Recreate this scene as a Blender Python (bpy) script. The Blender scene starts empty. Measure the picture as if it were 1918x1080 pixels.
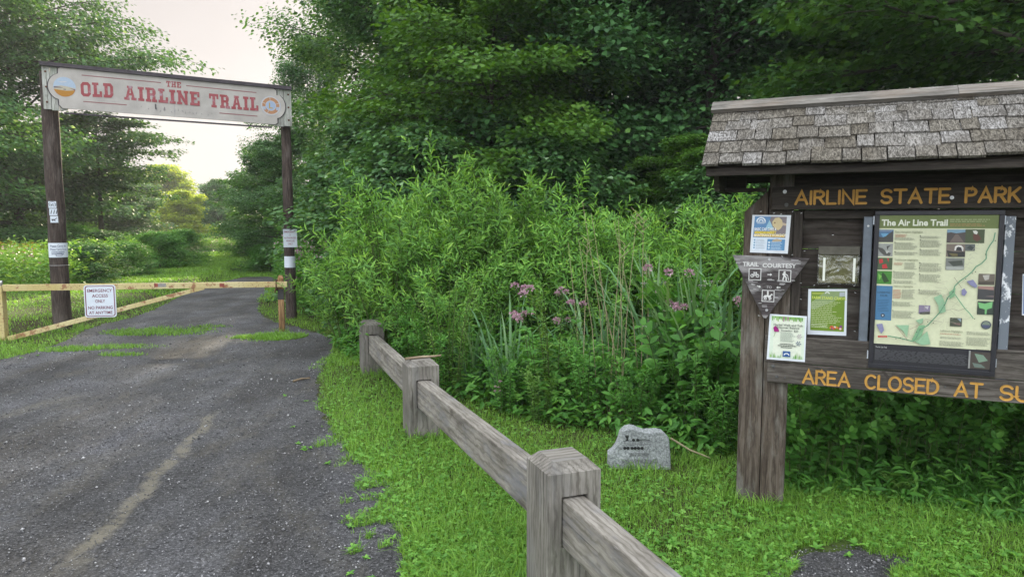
import bpy, bmesh, math, random
import numpy as np
from mathutils import Vector, Matrix

random.seed(7)
R = math.radians
sc = bpy.context.scene
col = sc.collection

# ------------------------------------------------------------------ camera
F, CX, CY, CAMH, PITCH = 1300.0, 959.0, 540.0, 1.65, R(5.27)
cam_d = bpy.data.cameras.new("camera")
cam_d.sensor_width = 36.0
cam_d.lens = F / 1918.0 * 36.0
cam_d.clip_start = 0.05
cam_d.clip_end = 2000
cam = bpy.data.objects.new("camera", cam_d)
col.objects.link(cam)
cam.location = (0, 0, CAMH)
cam.rotation_euler = (R(90) - PITCH, 0, 0)
sc.camera = cam

# ------------------------------------------------------------------ light
SUN_AZ, SUN_EL = R(-7.0), R(19.0)          # azimuth from +Y towards +X
w = bpy.data.worlds.new("World")
sc.world = w
w.use_nodes = True
nt = w.node_tree
bg = nt.nodes["Background"]
sky = nt.nodes.new("ShaderNodeTexSky")
sky.sky_type = 'NISHITA'
sky.sun_disc = False
sky.sun_elevation = SUN_EL
sky.sun_rotation = SUN_AZ
sky.air_density = 1.0
sky.dust_density = 3.0
sky.ozone_density = 1.0
hs = nt.nodes.new("ShaderNodeHueSaturation")      # hazy evening sky: pale
hs.inputs['Saturation'].default_value = 0.30
nt.links.new(sky.outputs[0], hs.inputs['Color'])
# thin even cloud, brightness added overhead and behind the viewer to light the foreground
tcw = nt.nodes.new("ShaderNodeTexCoord")
dotw = nt.nodes.new("ShaderNodeVectorMath"); dotw.operation = 'DOT_PRODUCT'
dotw.inputs[1].default_value = (0.0, -0.50, 0.866)
nt.links.new(tcw.outputs['Generated'], dotw.inputs[0])
rw = nt.nodes.new("ShaderNodeValToRGB")
rw.color_ramp.interpolation = 'EASE'
mrw = nt.nodes.new("ShaderNodeMapRange"); mrw.inputs['From Min'].default_value = -0.6; mrw.inputs['From Max'].default_value = 1.0
nt.links.new(dotw.outputs['Value'], mrw.inputs['Value']); nt.links.new(mrw.outputs[0], rw.inputs[0])
e = rw.color_ramp.elements
e[0].position = 0.30; e[0].color = (0.190, 0.172, 0.170, 1)
e[1].position = 0.80; e[1].color = (0.93, 0.965, 1.0, 1)
nzw = nt.nodes.new("ShaderNodeTexNoise"); nzw.inputs['Scale'].default_value = 3.2; nzw.inputs['Detail'].default_value = 5.0
nt.links.new(tcw.outputs['Generated'], nzw.inputs['Vector'])
mzw = nt.nodes.new("ShaderNodeMapRange"); mzw.inputs['From Min'].default_value = 0.3; mzw.inputs['From Max'].default_value = 0.7
mzw.inputs['To Min'].default_value = 8.0; mzw.inputs['To Max'].default_value = 10.2
nt.links.new(nzw.outputs['Fac'], mzw.inputs['Value'])
vmw = nt.nodes.new("ShaderNodeVectorMath"); vmw.operation = 'SCALE'; vmw.inputs['Scale'].default_value = 27.0
nt.links.new(rw.outputs[0], vmw.inputs[0]); nt.links.new(mzw.outputs[0], vmw.inputs['Scale'])
mixw = nt.nodes.new("ShaderNodeMix"); mixw.data_type = 'RGBA'; mixw.blend_type = 'MIX'
mixw.inputs['Factor'].default_value = 0.98
nt.links.new(hs.outputs[0], mixw.inputs['A'])
nt.links.new(vmw.outputs[0], mixw.inputs['B'])
nt.links.new(mixw.outputs['Result'], bg.inputs['Color'])
bg.inputs['Strength'].default_value = 0.12

sd_ = bpy.data.lights.new("sun", 'SUN')
sd_.energy = 5.0
sd_.angle = R(1.0)
sd_.color = (1.0, 0.86, 0.62)
sun = bpy.data.objects.new("sun", sd_)
col.objects.link(sun)
sdir = Vector((math.sin(SUN_AZ)*math.cos(SUN_EL), math.cos(SUN_AZ)*math.cos(SUN_EL), math.sin(SUN_EL)))
sun.rotation_euler = sdir.to_track_quat('Z', 'Y').to_euler()

sc.view_settings.view_transform = 'Standard'
sc.view_settings.look = 'None'
sc.view_settings.exposure = 1.55
sc.view_settings.gamma = 1.0
sc.cycles.max_bounces = 7
sc.cycles.diffuse_bounces = 4
sc.cycles.glossy_bounces = 2
sc.cycles.transmission_bounces = 4
sc.cycles.transparent_max_bounces = 6
sc.cycles.caustics_reflective = False
sc.cycles.caustics_refractive = False

# ------------------------------------------------------------------ measuring
cp, sp = math.cos(PITCH), math.sin(PITCH)
def ray(px, py):
    x = (px-CX)/F; y = (CY-py)/F
    return Vector((x, cp + y*sp, -sp + y*cp))
def gp(px, py, z=0.0):
    d = ray(px, py); t = (z-CAMH)/d.z
    return (d.x*t, d.y*t, z)
def at(px, py, Y):
    d = ray(px, py); t = Y/d.y
    return Vector((d.x*t, Y, CAMH + d.z*t))

class Plane:
    """upright plane: origin, u along, v up, n towards the viewer"""
    def __init__(s, o, u):
        s.o = Vector(o); s.u = Vector((u[0], u[1], 0)).normalized(); s.v = Vector((0, 0, 1))
        s.n = s.u.cross(s.v)
    def P(s, a, b, c=0.0):
        return s.o + s.u*a + s.v*b + s.n*c
    def uv(s, px, py, c=0.0):
        d = ray(px, py); c0 = Vector((0, 0, CAMH)); o = s.o + s.n*c
        t = (o-c0).dot(s.n) / d.dot(s.n)
        p = c0 + d*t - o
        return p.dot(s.u), p.dot(s.v)
    def mat(s, a=0, b=0, c=0):
        m = Matrix((s.u, s.v, s.n)).transposed().to_4x4()
        m.translation = s.P(a, b, c)
        return m

# ------------------------------------------------------------------ mesh building
def mesh_np(name, V, loops, totals, rnd=None, gc=None, colr=None, smooth=None, mi=None):
    me = bpy.data.meshes.new(name)
    V = np.asarray(V, np.float32); loops = np.asarray(loops, np.int32); totals = np.asarray(totals, np.int32)
    me.vertices.add(len(V)); me.vertices.foreach_set('co', V.ravel())
    me.loops.add(len(loops)); me.loops.foreach_set('vertex_index', loops)
    me.polygons.add(len(totals))
    st = np.concatenate(([0], np.cumsum(totals)[:-1])).astype(np.int32)
    me.polygons.foreach_set('loop_start', st)
    if rnd is not None:
        a = me.attributes.new('rnd', 'FLOAT', 'POINT'); a.data.foreach_set('value', np.asarray(rnd, np.float32))
    if gc is not None:
        a = me.attributes.new('gc', 'FLOAT_VECTOR', 'POINT'); a.data.foreach_set('vector', np.asarray(gc, np.float32).ravel())
    if colr is not None:
        a = me.attributes.new('ink', 'FLOAT_COLOR', 'POINT'); a.data.foreach_set('color', np.asarray(colr, np.float32).ravel())
    if smooth is not None:
        me.polygons.foreach_set('use_smooth', np.asarray(smooth, bool))
    if mi is not None:
        me.polygons.foreach_set('material_index', np.asarray(mi, np.int32))
    me.update(calc_edges=True)
    me.validate()
    return me

def link(name, me, m, parent=None, loc=None):
    o = bpy.data.objects.new(name, me)
    col.objects.link(o)
    if m is not None:
        for x in (m if isinstance(m, (list, tuple)) else [m]):
            if x.name not in me.materials: me.materials.append(x)
    if parent is not None: o.parent = parent
    if loc is not None: o.location = loc
    return o

def tag(o, label=None, cat=None, group=None, kind=None):
    if label: o['label'] = label
    if cat: o['category'] = cat
    if group: o['group'] = group
    if kind: o['kind'] = kind
    return o

ORG = {}
def thing(name, loc, label, cat, group=None, rz=0.0):
    o = bpy.data.objects.new(name, None)
    o.empty_display_size = 0.1
    col.objects.link(o); o.location = loc; o.rotation_euler = (0, 0, rz)
    ORG[o.name] = Vector(loc)
    return tag(o, label, cat, group)

def copy_thing(o, loc=None, rz=None, scale=None, label=None, group=None):
    def rec(s, par):
        c = s.copy(); col.objects.link(c); c.parent = par
        for ch in s.children: rec(ch, c)
        return c
    c = rec(o, None)
    if loc is not None: c.location = loc
    if rz is not None: c.rotation_euler = (0, 0, rz)
    if scale is not None: c.scale = scale if hasattr(scale, '__len__') else (scale,)*3
    if label: c['label'] = label
    if group: c['group'] = group
    return c

class MB:
    """collects pieces in world space; build() links them as one mesh object"""
    def __init__(s):
        s.V = []; s.L = []; s.T = []; s.G = []; s.C = []; s.S = []; s.rn = random.Random(len(ORG)*13+5)
    def _add(s, verts, faces, gc=None, colr=(1, 1, 1, 1), smooth=False):
        b = len(s.V)
        s.V += [tuple(v) for v in verts]
        s.G += [tuple(g) for g in (gc if gc is not None else verts)]
        s.C += [colr]*len(verts)
        for f in faces:
            s.L += [b+i for i in f]; s.T.append(len(f)); s.S.append(smooth)
    def box(s, size, M=Matrix(), grain=0, off=None, taper=None):
        """box of full size centred on M; grain = axis of the wood grain"""
        x, y, z = (q/2 for q in size)
        vs = [Vector((a*x, b*y, c*z)) for a in (-1, 1) for b in (-1, 1) for c in (-1, 1)]
        r = Vector((s.rn.uniform(0, 50), s.rn.uniform(0, 50), s.rn.uniform(0, 50))) if off is None else Vector(off)
        order = [(0, 1, 2), (1, 0, 2), (2, 0, 1)][grain]
        gc = [Vector((v[order[0]], v[order[1]], v[order[2]])) + r for v in vs]
        fs = [(0, 1, 3, 2), (4, 6, 7, 5), (0, 4, 5, 1), (2, 3, 7, 6), (0, 2, 6, 4), (1, 5, 7, 3)]
        s._add([M @ v for v in vs], fs, gc)
    def prism(s, pts, d, M=Matrix(), grain=0):
        """outline (2-D, counter-clockwise) in the local xy plane, from z=0 to z=d"""
        n = len(pts)
        r = Vector((s.rn.uniform(0, 50), s.rn.uniform(0, 50), s.rn.uniform(0, 50)))
        vs = [Vector((p[0], p[1], z)) for z in (0, d) for p in pts]
        order = [(0, 1, 2), (1, 0, 2), (2, 0, 1)][grain]
        gc = [Vector((v[order[0]], v[order[1]], v[order[2]])) + r for v in vs]
        fs = [tuple(range(n-1, -1, -1)), tuple(range(n, 2*n))]
        fs += [(i, (i+1) % n, n+(i+1) % n, n+i) for i in range(n)]
        s._add([M @ v for v in vs], fs, gc)
    def tube(s, path, radii, sides=8, cap=True, smooth=True):
        path = [Vector(p) for p in path]; n = len(path)
        if not hasattr(radii, '__len__'): radii = [radii]*n
        r0 = Vector((s.rn.uniform(0, 50), s.rn.uniform(0, 50), 0))
        vs = []; gc = []; ref = None; run = 0.0
        for i, p in enumerate(path):
            t = (path[min(i+1, n-1)] - path[max(i-1, 0)])
            if t.length < 1e-9: t = Vector((0, 0, 1))
            t.normalize()
            if ref is None:
                ref = Vector((1, 0, 0)) if abs(t.x) < 0.8 else Vector((0, 1, 0))
            a = (ref - t*ref.dot(t)).normalized(); b = t.cross(a); ref = a
            if i: run += (p - path[i-1]).length
            for k in range(sides):
                th = 2*math.pi*k/sides
                q = a*math.cos(th) + b*math.sin(th)
                vs.append(p + q*radii[i])
                gc.append(Vector((run, math.cos(th)*radii[i], math.sin(th)*radii[i])) + r0)
        fs = []
        for i in range(n-1):
            for k in range(sides):
                fs.append((i*sides+k, i*sides+(k+1) % sides, (i+1)*sides+(k+1) % sides, (i+1)*sides+k))
        s._add(vs, fs, gc, smooth=smooth)
        if cap:
            s._add(vs[:sides], [tuple(range(sides-1, -1, -1))], gc[:sides])
            s._add(vs[-sides:], [tuple(range(sides))], gc[-sides:])
    def ball(s, c, r, seg=8, rings=5, M=None):
        vs = []; fs = []
        rr = Vector(r) if hasattr(r, '__len__') else Vector((r, r, r))
        for i in range(rings+1):
            ph = math.pi*i/rings
            for k in range(seg):
                th = 2*math.pi*k/seg
                v = Vector((math.sin(ph)*math.cos(th)*rr.x, math.sin(ph)*math.sin(th)*rr.y, math.cos(ph)*rr.z))
                vs.append((M @ v if M else v) + Vector(c))
        for i in range(rings):
            for k in range(seg):
                fs.append((i*seg+k, (i+1)*seg+k, (i+1)*seg+(k+1) % seg, i*seg+(k+1) % seg))
        s._add(vs, fs, smooth=True)
    def build(s, name, m, parent=None, bevel=0.0, local=False, loc=None):
        V = np.array(s.V, np.float32)
        top = parent
        while top is not None and top.parent is not None: top = top.parent
        if top is not None and not local: V = V - np.array(ORG.get(top.name, Vector()), np.float32)
        if loc is not None: V = V - np.array(loc, np.float32)
        me = mesh_np(name, V, s.L, s.T, gc=s.G, colr=s.C, smooth=s.S)
        o = link(name, me, m, parent, loc)
        if bevel:
            md = o.modifiers.new("bevel", 'BEVEL'); md.width = bevel; md.segments = 2; md.limit_method = 'ANGLE'
        return o

# ---- text outlines
_tc = {}
def text_geo(sx, bold=0.0):
    k = (sx, bold)
    if k in _tc: return _tc[k]
    cu = bpy.data.curves.new("t", 'FONT'); cu.body = sx; cu.size = 1.0; cu.offset = bold; cu.resolution_u = 3
    ob = bpy.data.objects.new("t", cu); col.objects.link(ob)
    bpy.context.view_layer.update()
    me = bpy.data.meshes.new_from_object(ob.evaluated_get(bpy.context.evaluated_depsgraph_get()))
    vs = [(v.co.x, v.co.y) for v in me.vertices]; fs = [tuple(p.vertices) for p in me.polygons]
    bpy.data.objects.remove(ob); bpy.data.curves.remove(cu); bpy.data.meshes.remove(me)
    xs = [v[0] for v in vs]; _tc[k] = (vs, fs, min(xs), max(xs))
    return _tc[k]

class G(MB):
    """flat printed or painted marks on a Plane; every mark sits a hair above the one before"""
    def __init__(s, pl, c=0.0, eps=0.00012):
        super().__init__(); s.pl = pl; s.c = c; s.eps = eps; s.k = 0
    def poly(s, pts, colr):
        s.k += 1; c = s.c + s.k*s.eps
        a = sum(pts[i][0]*pts[(i+1) % len(pts)][1] - pts[(i+1) % len(pts)][0]*pts[i][1] for i in range(len(pts)))
        if a < 0: pts = pts[::-1]
        s._add([s.pl.P(p[0], p[1], c) for p in pts], [tuple(range(len(pts)))], colr=tuple(colr)+(1,))
    def rect(s, u0, v0, u1, v1, colr):
        s.poly([(u0, v0), (u1, v0), (u1, v1), (u0, v1)], colr)
    def circ(s, u, v, r, colr, n=28, ry=None, a0=0, a1=2*math.pi):
        ry = ry or r
        m = n if a1-a0 > 6.2 else n+1
        s.poly([(u+r*math.cos(a0+(a1-a0)*i/n), v+ry*math.sin(a0+(a1-a0)*i/n)) for i in range(m)], colr)
    def ring(s, u, v, r, wd, colr, n=28, a0=0, a1=2*math.pi):
        for i in range(n):
            a = a0+(a1-a0)*i/n; b = a0+(a1-a0)*(i+1)/n
            s.k -= 1 if i else 0
            s.poly([(u+q*math.cos(t), v+q*math.sin(t)) for q, t in ((r, a), (r, b), (r-wd, b), (r-wd, a))], colr)
    def line(s, p, q, wd, colr):
        p = Vector(p); q = Vector(q); d = (q-p)
        if d.length < 1e-9: return
        d.normalize(); n = Vector((-d.y, d.x))*wd/2
        s.poly([tuple(p-n), tuple(q-n), tuple(q+n), tuple(p+n)], colr)
    def pline(s, pts, wd, colr):
        for a, b in zip(pts[:-1], pts[1:]): s.line(a, b, wd, colr)
    def text(s, sx, u, v, h, colr, width=None, align='l', bold=0.0):
        """h = cap height; u, v = baseline start (l), middle (c) or end (r)"""
        vs, fs, x0, x1 = text_geo(sx, bold)
        k = h/0.70; kx = k if width is None else width/(x1-x0)
        wdt = (x1-x0)*kx
        ox = u - (0 if align == 'l' else wdt/2 if align == 'c' else wdt)
        s.k += 1; c = s.c + s.k*s.eps
        s._add([s.pl.P(ox+(x-x0)*kx, v+y*k, c) for x, y in vs], fs, colr=tuple(colr)+(1,))
    def para(s, u0, v1, u1, v0, n, colr, seed=0, th=0.45, ragged=0.25):
        """small print too fine to read: rows of word-length dashes"""
        r = random.Random(seed); dv = (v1-v0)/n
        for i in range(n):
            v = v1 - dv*(i+0.75); x = u0
            end = u1 - (u1-u0)*ragged*r.random()
            while x < end:
                wd = min((u1-u0)*r.uniform(0.04, 0.13), end-x)
                s.k -= 1
                s.rect(x, v, x+wd, v+dv*th, colr)
                x += wd + (u1-u0)*0.02
        s.k += 1

# routed letters: strokes with a V-shaped groove section
def arc(cx, cy, rx, ry, a0, a1, n=9):
    return [(cx+rx*math.cos(R(a0+(a1-a0)*i/n)), cy+ry*math.sin(R(a0+(a1-a0)*i/n))) for i in range(n+1)]
STROKES = {
 'A': (.72, [[(0, 0), (.36, 1), (.72, 0)], [(.14, .34), (.58, .34)]]),
 'I': (.06, [[(.03, 0), (.03, 1)]]),
 'R': (.58, [[(0, 0), (0, 1), (.3, 1)] + arc(.3, .75, .26, .25, 90, -90) + [(0, .5)], [(.28, .5), (.58, 0)]]),
 'L': (.50, [[(0, 1), (0, 0), (.5, 0)]]),
 'N': (.62, [[(0, 0), (0, 1), (.62, 0), (.62, 1)]]),
 'E': (.54, [[(.54, 1), (0, 1), (0, 0), (.54, 0)], [(0, .52), (.46, .52)]]),
 'S': (.60, [arc(.31, .74, .28, .26, 25, 270, 12)[:-1] + arc(.30, .25, .29, .25, 90, -160, 12)]),
 'T': (.66, [[(0, 1), (.66, 1)], [(.33, 1), (.33, 0)]]),
 'P': (.56, [[(0, 0), (0, 1), (.3, 1)] + arc(.3, .75, .26, .25, 90, -90) + [(0, .5)]]),
 'K': (.58, [[(0, 0), (0, 1)], [(.56, 1), (.02, .42)], [(.18, .58), (.58, 0)]]),
 'C': (.66, [arc(.36, .5, .36, .5, 48, 312, 16)]),
 'O': (.74, [arc(.37, .5, .37, .5, 90, 450, 22)]),
 'D': (.64, [[(0, 0), (0, 1), (.22, 1)] + arc(.22, .5, .42, .5, 90, -90, 12) + [(0, 0)]]),
 'U': (.62, [[(0, 1), (0, .34)] + arc(.31, .34, .31, .34, 180, 360, 10) + [(.62, 1)]]),
}
def routed(mb, pl, word, u0, u1, v0, h, c, wd, hi=0.0022, lo=0.0004):
    gap = 0.20
    nat = sum(STROKES[ch][0] for ch in word) + gap*(len(word)-1)
    k = (u1-u0)/nat; x = u0
    for ch in word:
        wch, strokes = STROKES[ch]
        for si, st in enumerate(strokes):
            pts = [Vector((x+p[0]*k, v0+p[1]*h)) for p in st]
            n = len(pts); Lf = []; Rt = []
            for i, p in enumerate(pts):
                t1 = (pts[i]-pts[i-1]).normalized() if i else (pts[1]-pts[0]).normalized()
                t2 = (pts[i+1]-pts[i]).normalized() if i < n-1 else t1
                t = (t1+t2)
                t = t.normalized() if t.length > 1e-4 else t1
                m = Vector((-t.y, t.x)); cs = max(0.45, abs(m.dot(Vector((-t1.y, t1.x)))))
                Lf.append(p+m*wd/2/cs); Rt.append(p-m*wd/2/cs)
            cc = c + si*0.0003
            vs = []
            for p, a, b in zip(pts, Lf, Rt):
                vs += [pl.P(a.x, a.y, cc+hi), pl.P(p.x, p.y, cc+lo), pl.P(b.x, b.y, cc+hi)]
            fs = []
            for i in range(n-1):
                fs += [(3*i, 3*i+1, 3*i+4, 3*i+3), (3*i+1, 3*i+2, 3*i+5, 3*i+4)]
            mb._add(vs, fs)
            for e, (p, q) in enumerate(((pts[0], pts[1]), (pts[-1], pts[-2]))):
                d = (p-q).normalized(); m = Vector((-d.y, d.x))
                ring = [p + (m*math.cos(th)+d*math.sin(th))*wd/2 for th in [math.pi*j/6 for j in range(7)]]
                mb._add([pl.P(p.x, p.y, cc+lo)] + [pl.P(q.x, q.y, cc+hi) for q in ring], [(0, j+1, j+2) for j in range(6)])
        x += (wch+gap)*k

# ------------------------------------------------------------------ leaves
def leaf_T(wd, fold=0.06, droop=0.12, a=0.38, b=0.72, bw=0.8):
    v = np.array([(0, 0, 0), (a, -wd, fold), (b, -wd*bw, fold-droop*.4), (1, 0, -droop), (b, wd*bw, fold-droop*.4), (a, wd, fold)], np.float32)
    return v, [(0, 1, 2, 3), (0, 3, 4, 5)]
T_LANCE = leaf_T(0.10, 0.03, 0.16, 0.35, 0.7, 0.75)
T_OVATE = leaf_T(0.27, 0.07, 0.16, 0.34, 0.68, 0.72)
T_BROAD = leaf_T(0.36, 0.06, 0.14, 0.36, 0.7, 0.75)
def maple_T():
    r = [(0, 0), (.10, -.30), (.34, -.28), (.28, -.52), (.56, -.34), (.62, -.40), (.72, -.16), (1.0, 0)]
    n = len(r)
    v = [(x, y, .10*abs(y)-.12*x*x) for x, y in r] + [(x, -y, .10*abs(y)-.12*x*x) for x, y in r[1:-1]]
    right = tuple(range(n)); left = (0, n-1) + tuple(n+n-3-i for i in range(n-2))
    return np.array(v, np.float32), [right, left]
T_MAPLE = maple_T()
T_QUAD = (np.array([(0, 0, 0), (.5, -.30, .05), (1, 0, -.1), (.5, .30, .05)], np.float32), [(0, 1, 2), (0, 2, 3)])
T_CLOVER = (np.array([(0, 0, 0)] + [(math.cos(a+da)*q, math.sin(a+da)*q, .12) for a in (0, 2.1, 4.2) for da, q in ((-.75, .72), (-.3, 1), (.3, 1), (.75, .72))], np.float32),
            [(0, 1, 2, 3, 4), (0, 5, 6, 7, 8), (0, 9, 10, 11, 12)])

def nrm(a):
    return a/np.maximum(np.linalg.norm(a, axis=-1, keepdims=True), 1e-9)

class LB:
    def __init__(s): s.V = []; s.L = []; s.T = []; s.R = []; s.n = 0
    def add(s, T, pos, d, up, size, rnd):
        tv, tf = T
        pos = np.asarray(pos, np.float32); N = len(pos)
        if N == 0: return
        x = nrm(np.asarray(d, np.float32)); y = nrm(np.cross(up, x)); z = np.cross(x, y)
        sz = np.broadcast_to(np.asarray(size, np.float32), (N,))[:, None, None]
        V = pos[:, None] + sz*(tv[None, :, 0:1]*x[:, None] + tv[None, :, 1:2]*y[:, None] + tv[None, :, 2:3]*z[:, None])
        k = len(tv)
        fl = np.concatenate([np.array(f) for f in tf]); tot = np.array([len(f) for f in tf])
        s.V.append(V.reshape(-1, 3))
        s.L.append((fl[None] + (np.arange(N)*k)[:, None] + s.n).ravel())
        s.T.append(np.tile(tot, N)); s.R.append(np.repeat(np.broadcast_to(np.asarray(rnd, np.float32), (N,)), k))
        s.n += N*k
    def strips(s, base, lean, h, wd, bend, rnd, segs=2, up=None):
        """grass-like blades: base (N,3), lean unit vectors (N,2), height, width, bend"""
        base = np.asarray(base, np.float32); N = len(base)
        if N == 0: return
        h = np.broadcast_to(np.asarray(h, np.float32), (N,)); wd = np.broadcast_to(np.asarray(wd, np.float32), (N,))
        bend = np.broadcast_to(np.asarray(bend, np.float32), (N,))
        side = np.stack([-lean[:, 1], lean[:, 0], np.zeros(N)], 1)
        ln = np.stack([lean[:, 0], lean[:, 1], np.zeros(N)], 1)
        rows = []
        for i in range(segs+1):
            q = i/segs
            c = base + ln*(h*bend*q*q)[:, None] + np.array([0, 0, 1])[None]*(h*(q - 0.45*bend*q**3))[:, None]
            if i == segs: rows.append(c[:, None])
            else:
                hw = (wd*0.5*(1-0.55*q))[:, None]*side
                rows.append(np.stack([c-hw, c+hw], 1))
        V = np.concatenate(rows, 1); k = V.shape[1]
        fl = []; tot = []
        for i in range(segs):
            if i < segs-1: fl += [2*i, 2*i+1, 2*i+3, 2*i+2]; tot.append(4)
            else: fl += [2*i, 2*i+1, 2*i+2]; tot.append(3)
        s.V.append(V.reshape(-1, 3)); s.L.append((np.array(fl)[None] + (np.arange(N)*k)[:, None] + s.n).ravel())
        s.T.append(np.tile(np.array(tot), N)); s.R.append(np.repeat(np.broadcast_to(np.asarray(rnd, np.float32), (N,)), k))
        s.n += N*k
    def mesh(s, name):
        return mesh_np(name, np.concatenate(s.V), np.concatenate(s.L), np.concatenate(s.T), rnd=np.concatenate(s.R))

# ------------------------------------------------------------------ materials
def new_mat(name):
    m = bpy.data.materials.new(name); m.use_nodes = True
    t = m.node_tree; b = t.nodes["Principled BSDF"]
    return m, t, b
def nd(t, kind, **kw):
    n = t.nodes.new(kind)
    for k, v in kw.items():
        if k.startswith('i_'):
            key = k[2:]
            n.inputs[int(key) if key.isdigit() else key].default_value = v
        else: setattr(n, k, v)
    return n
def ramp(t, src, stops):
    r = t.nodes.new("ShaderNodeValToRGB"); e = r.color_ramp.elements
    while len(e) < len(stops): e.new(0.5)
    for x, (p, c) in zip(e, stops): x.position = p; x.color = tuple(c)+(1,)
    t.links.new(src, r.inputs[0]); return r
def mixc(t, fac, a, b, blend='MIX'):
    m = t.nodes.new("ShaderNodeMix"); m.data_type = 'RGBA'; m.blend_type = blend
    for v, k in ((fac, 'Factor'), (a, 'A'), (b, 'B')):
        s = [i for i in m.inputs if i.name == k and i.enabled][0] if k != 'Factor' else m.inputs[0]
        if hasattr(v, 'is_linked') or hasattr(v, 'links'): t.links.new(v, s)
        else: s.default_value = v if k == 'Factor' else tuple(v)+(1,)
    return [o for o in m.outputs if o.enabled][0]
def vec(t, attr=None, scale=(1, 1, 1)):
    if attr: s = nd(t, "ShaderNodeAttribute", attribute_name=attr).outputs['Vector']
    else: s = nd(t, "ShaderNodeTexCoord").outputs['Object']
    mp = nd(t, "ShaderNodeMapping"); mp.inputs['Scale'].default_value = scale
    t.links.new(s, mp.inputs['Vector']); return mp.outputs[0]
def noise(t, v, scale, detail=4, rough=.55, dist=0.0):
    n = nd(t, "ShaderNodeTexNoise"); n.inputs['Scale'].default_value = scale; n.inputs['Detail'].default_value = detail
    n.inputs['Roughness'].default_value = rough; n.inputs['Distortion'].default_value = dist
    t.links.new(v, n.inputs['Vector']); return n
def bump(t, b, h, strength=.3, dist=.01):
    n = nd(t, "ShaderNodeBump"); n.inputs['Strength'].default_value = strength; n.inputs['Distance'].default_value = dist
    t.links.new(h, n.inputs['Height']); t.links.new(n.outputs[0], b.inputs['Normal']); return n

def wood_mat(name, dark, mid, light, rough=.85, grain=26.0, stain=None, stain_amt=.5, bmp=.35, fine=.55, gain=1.0):
    dark, mid, light = [tuple(q*gain for q in c) for c in (dark, mid, light)]
    m, t, b = new_mat(name)
    g = noise(t, vec(t, 'gc', (2.2, grain, grain)), 1.6, 8, .70, 1.1)
    gf = noise(t, vec(t, 'gc', (2.5, grain*5, grain*5)), 1.3, 5, .6, .4)
    mg = nd(t, "ShaderNodeMix"); mg.inputs[0].default_value = fine*.55
    t.links.new(g.outputs['Fac'], mg.inputs['A']); t.links.new(gf.outputs['Fac'], mg.inputs['B'])
    gx = mg.outputs[0]
    c = ramp(t, gx, [(.36, dark), (.49, mid), (.62, light)])
    wv = nd(t, "ShaderNodeTexWave", wave_type='RINGS', rings_direction='X')       # growth rings
    wv.inputs['Scale'].default_value = 9.0; wv.inputs['Distortion'].default_value = 5.0; wv.inputs['Detail'].default_value = 3.0; wv.inputs['Detail Scale'].default_value = 1.3
    t.links.new(vec(t, 'gc', (.9, 1.6, 1.6)), wv.inputs['Vector'])
    rwv = ramp(t, wv.outputs['Fac'], [(.05, (.74, .73, .71)), (.35, (1.0, 1.0, 1.0)), (.9, (1.07, 1.07, 1.07))])
    n2 = noise(t, vec(t, 'gc', (1.7, 5, 5)), 1.5, 5, .62)
    r2 = ramp(t, n2.outputs['Fac'], [(.32, (.58, .57, .56)), (.64, (1.10, 1.10, 1.10))])
    o = mixc(t, 1.0, c.outputs[0], r2.outputs[0], 'MULTIPLY')
    o = mixc(t, 1.0, o, rwv.outputs[0], 'MULTIPLY')
    n3 = noise(t, vec(t, 'gc', (.9, 75, 75)), 1.0, 3, .55, .3)              # drying checks
    r3 = ramp(t, n3.outputs['Fac'], [(.29, (.22, .20, .18)), (.335, (1, 1, 1))])
    o = mixc(t, .8, o, r3.outputs[0], 'MULTIPLY')
    vk = nd(t, "ShaderNodeTexVoronoi"); vk.inputs['Scale'].default_value = 1.0        # knots
    t.links.new(vec(t, 'gc', (2.6, 6.0, 6.0)), vk.inputs['Vector'])
    rk = ramp(t, vk.outputs['Distance'], [(.05, (.30, .27, .24)), (.12, (.75, .73, .70)), (.16, (1, 1, 1))])
    o = mixc(t, .8, o, rk.outputs[0], 'MULTIPLY')
    if stain:
        n4 = noise(t, vec(t, 'gc', (2.2, 8, 8)), 1.2, 6, .65)
        r4 = ramp(t, n4.outputs['Fac'], [(.50, (0, 0, 0)), (.64, (stain_amt,)*3)])
        o = mixc(t, r4.outputs[0], o, stain)
    t.links.new(o, b.inputs['Base Color']); b.inputs['Roughness'].default_value = rough
    b.inputs['Specular IOR Level'].default_value = .25
    bump(t, b, gx, bmp, .004)
    return m

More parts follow.
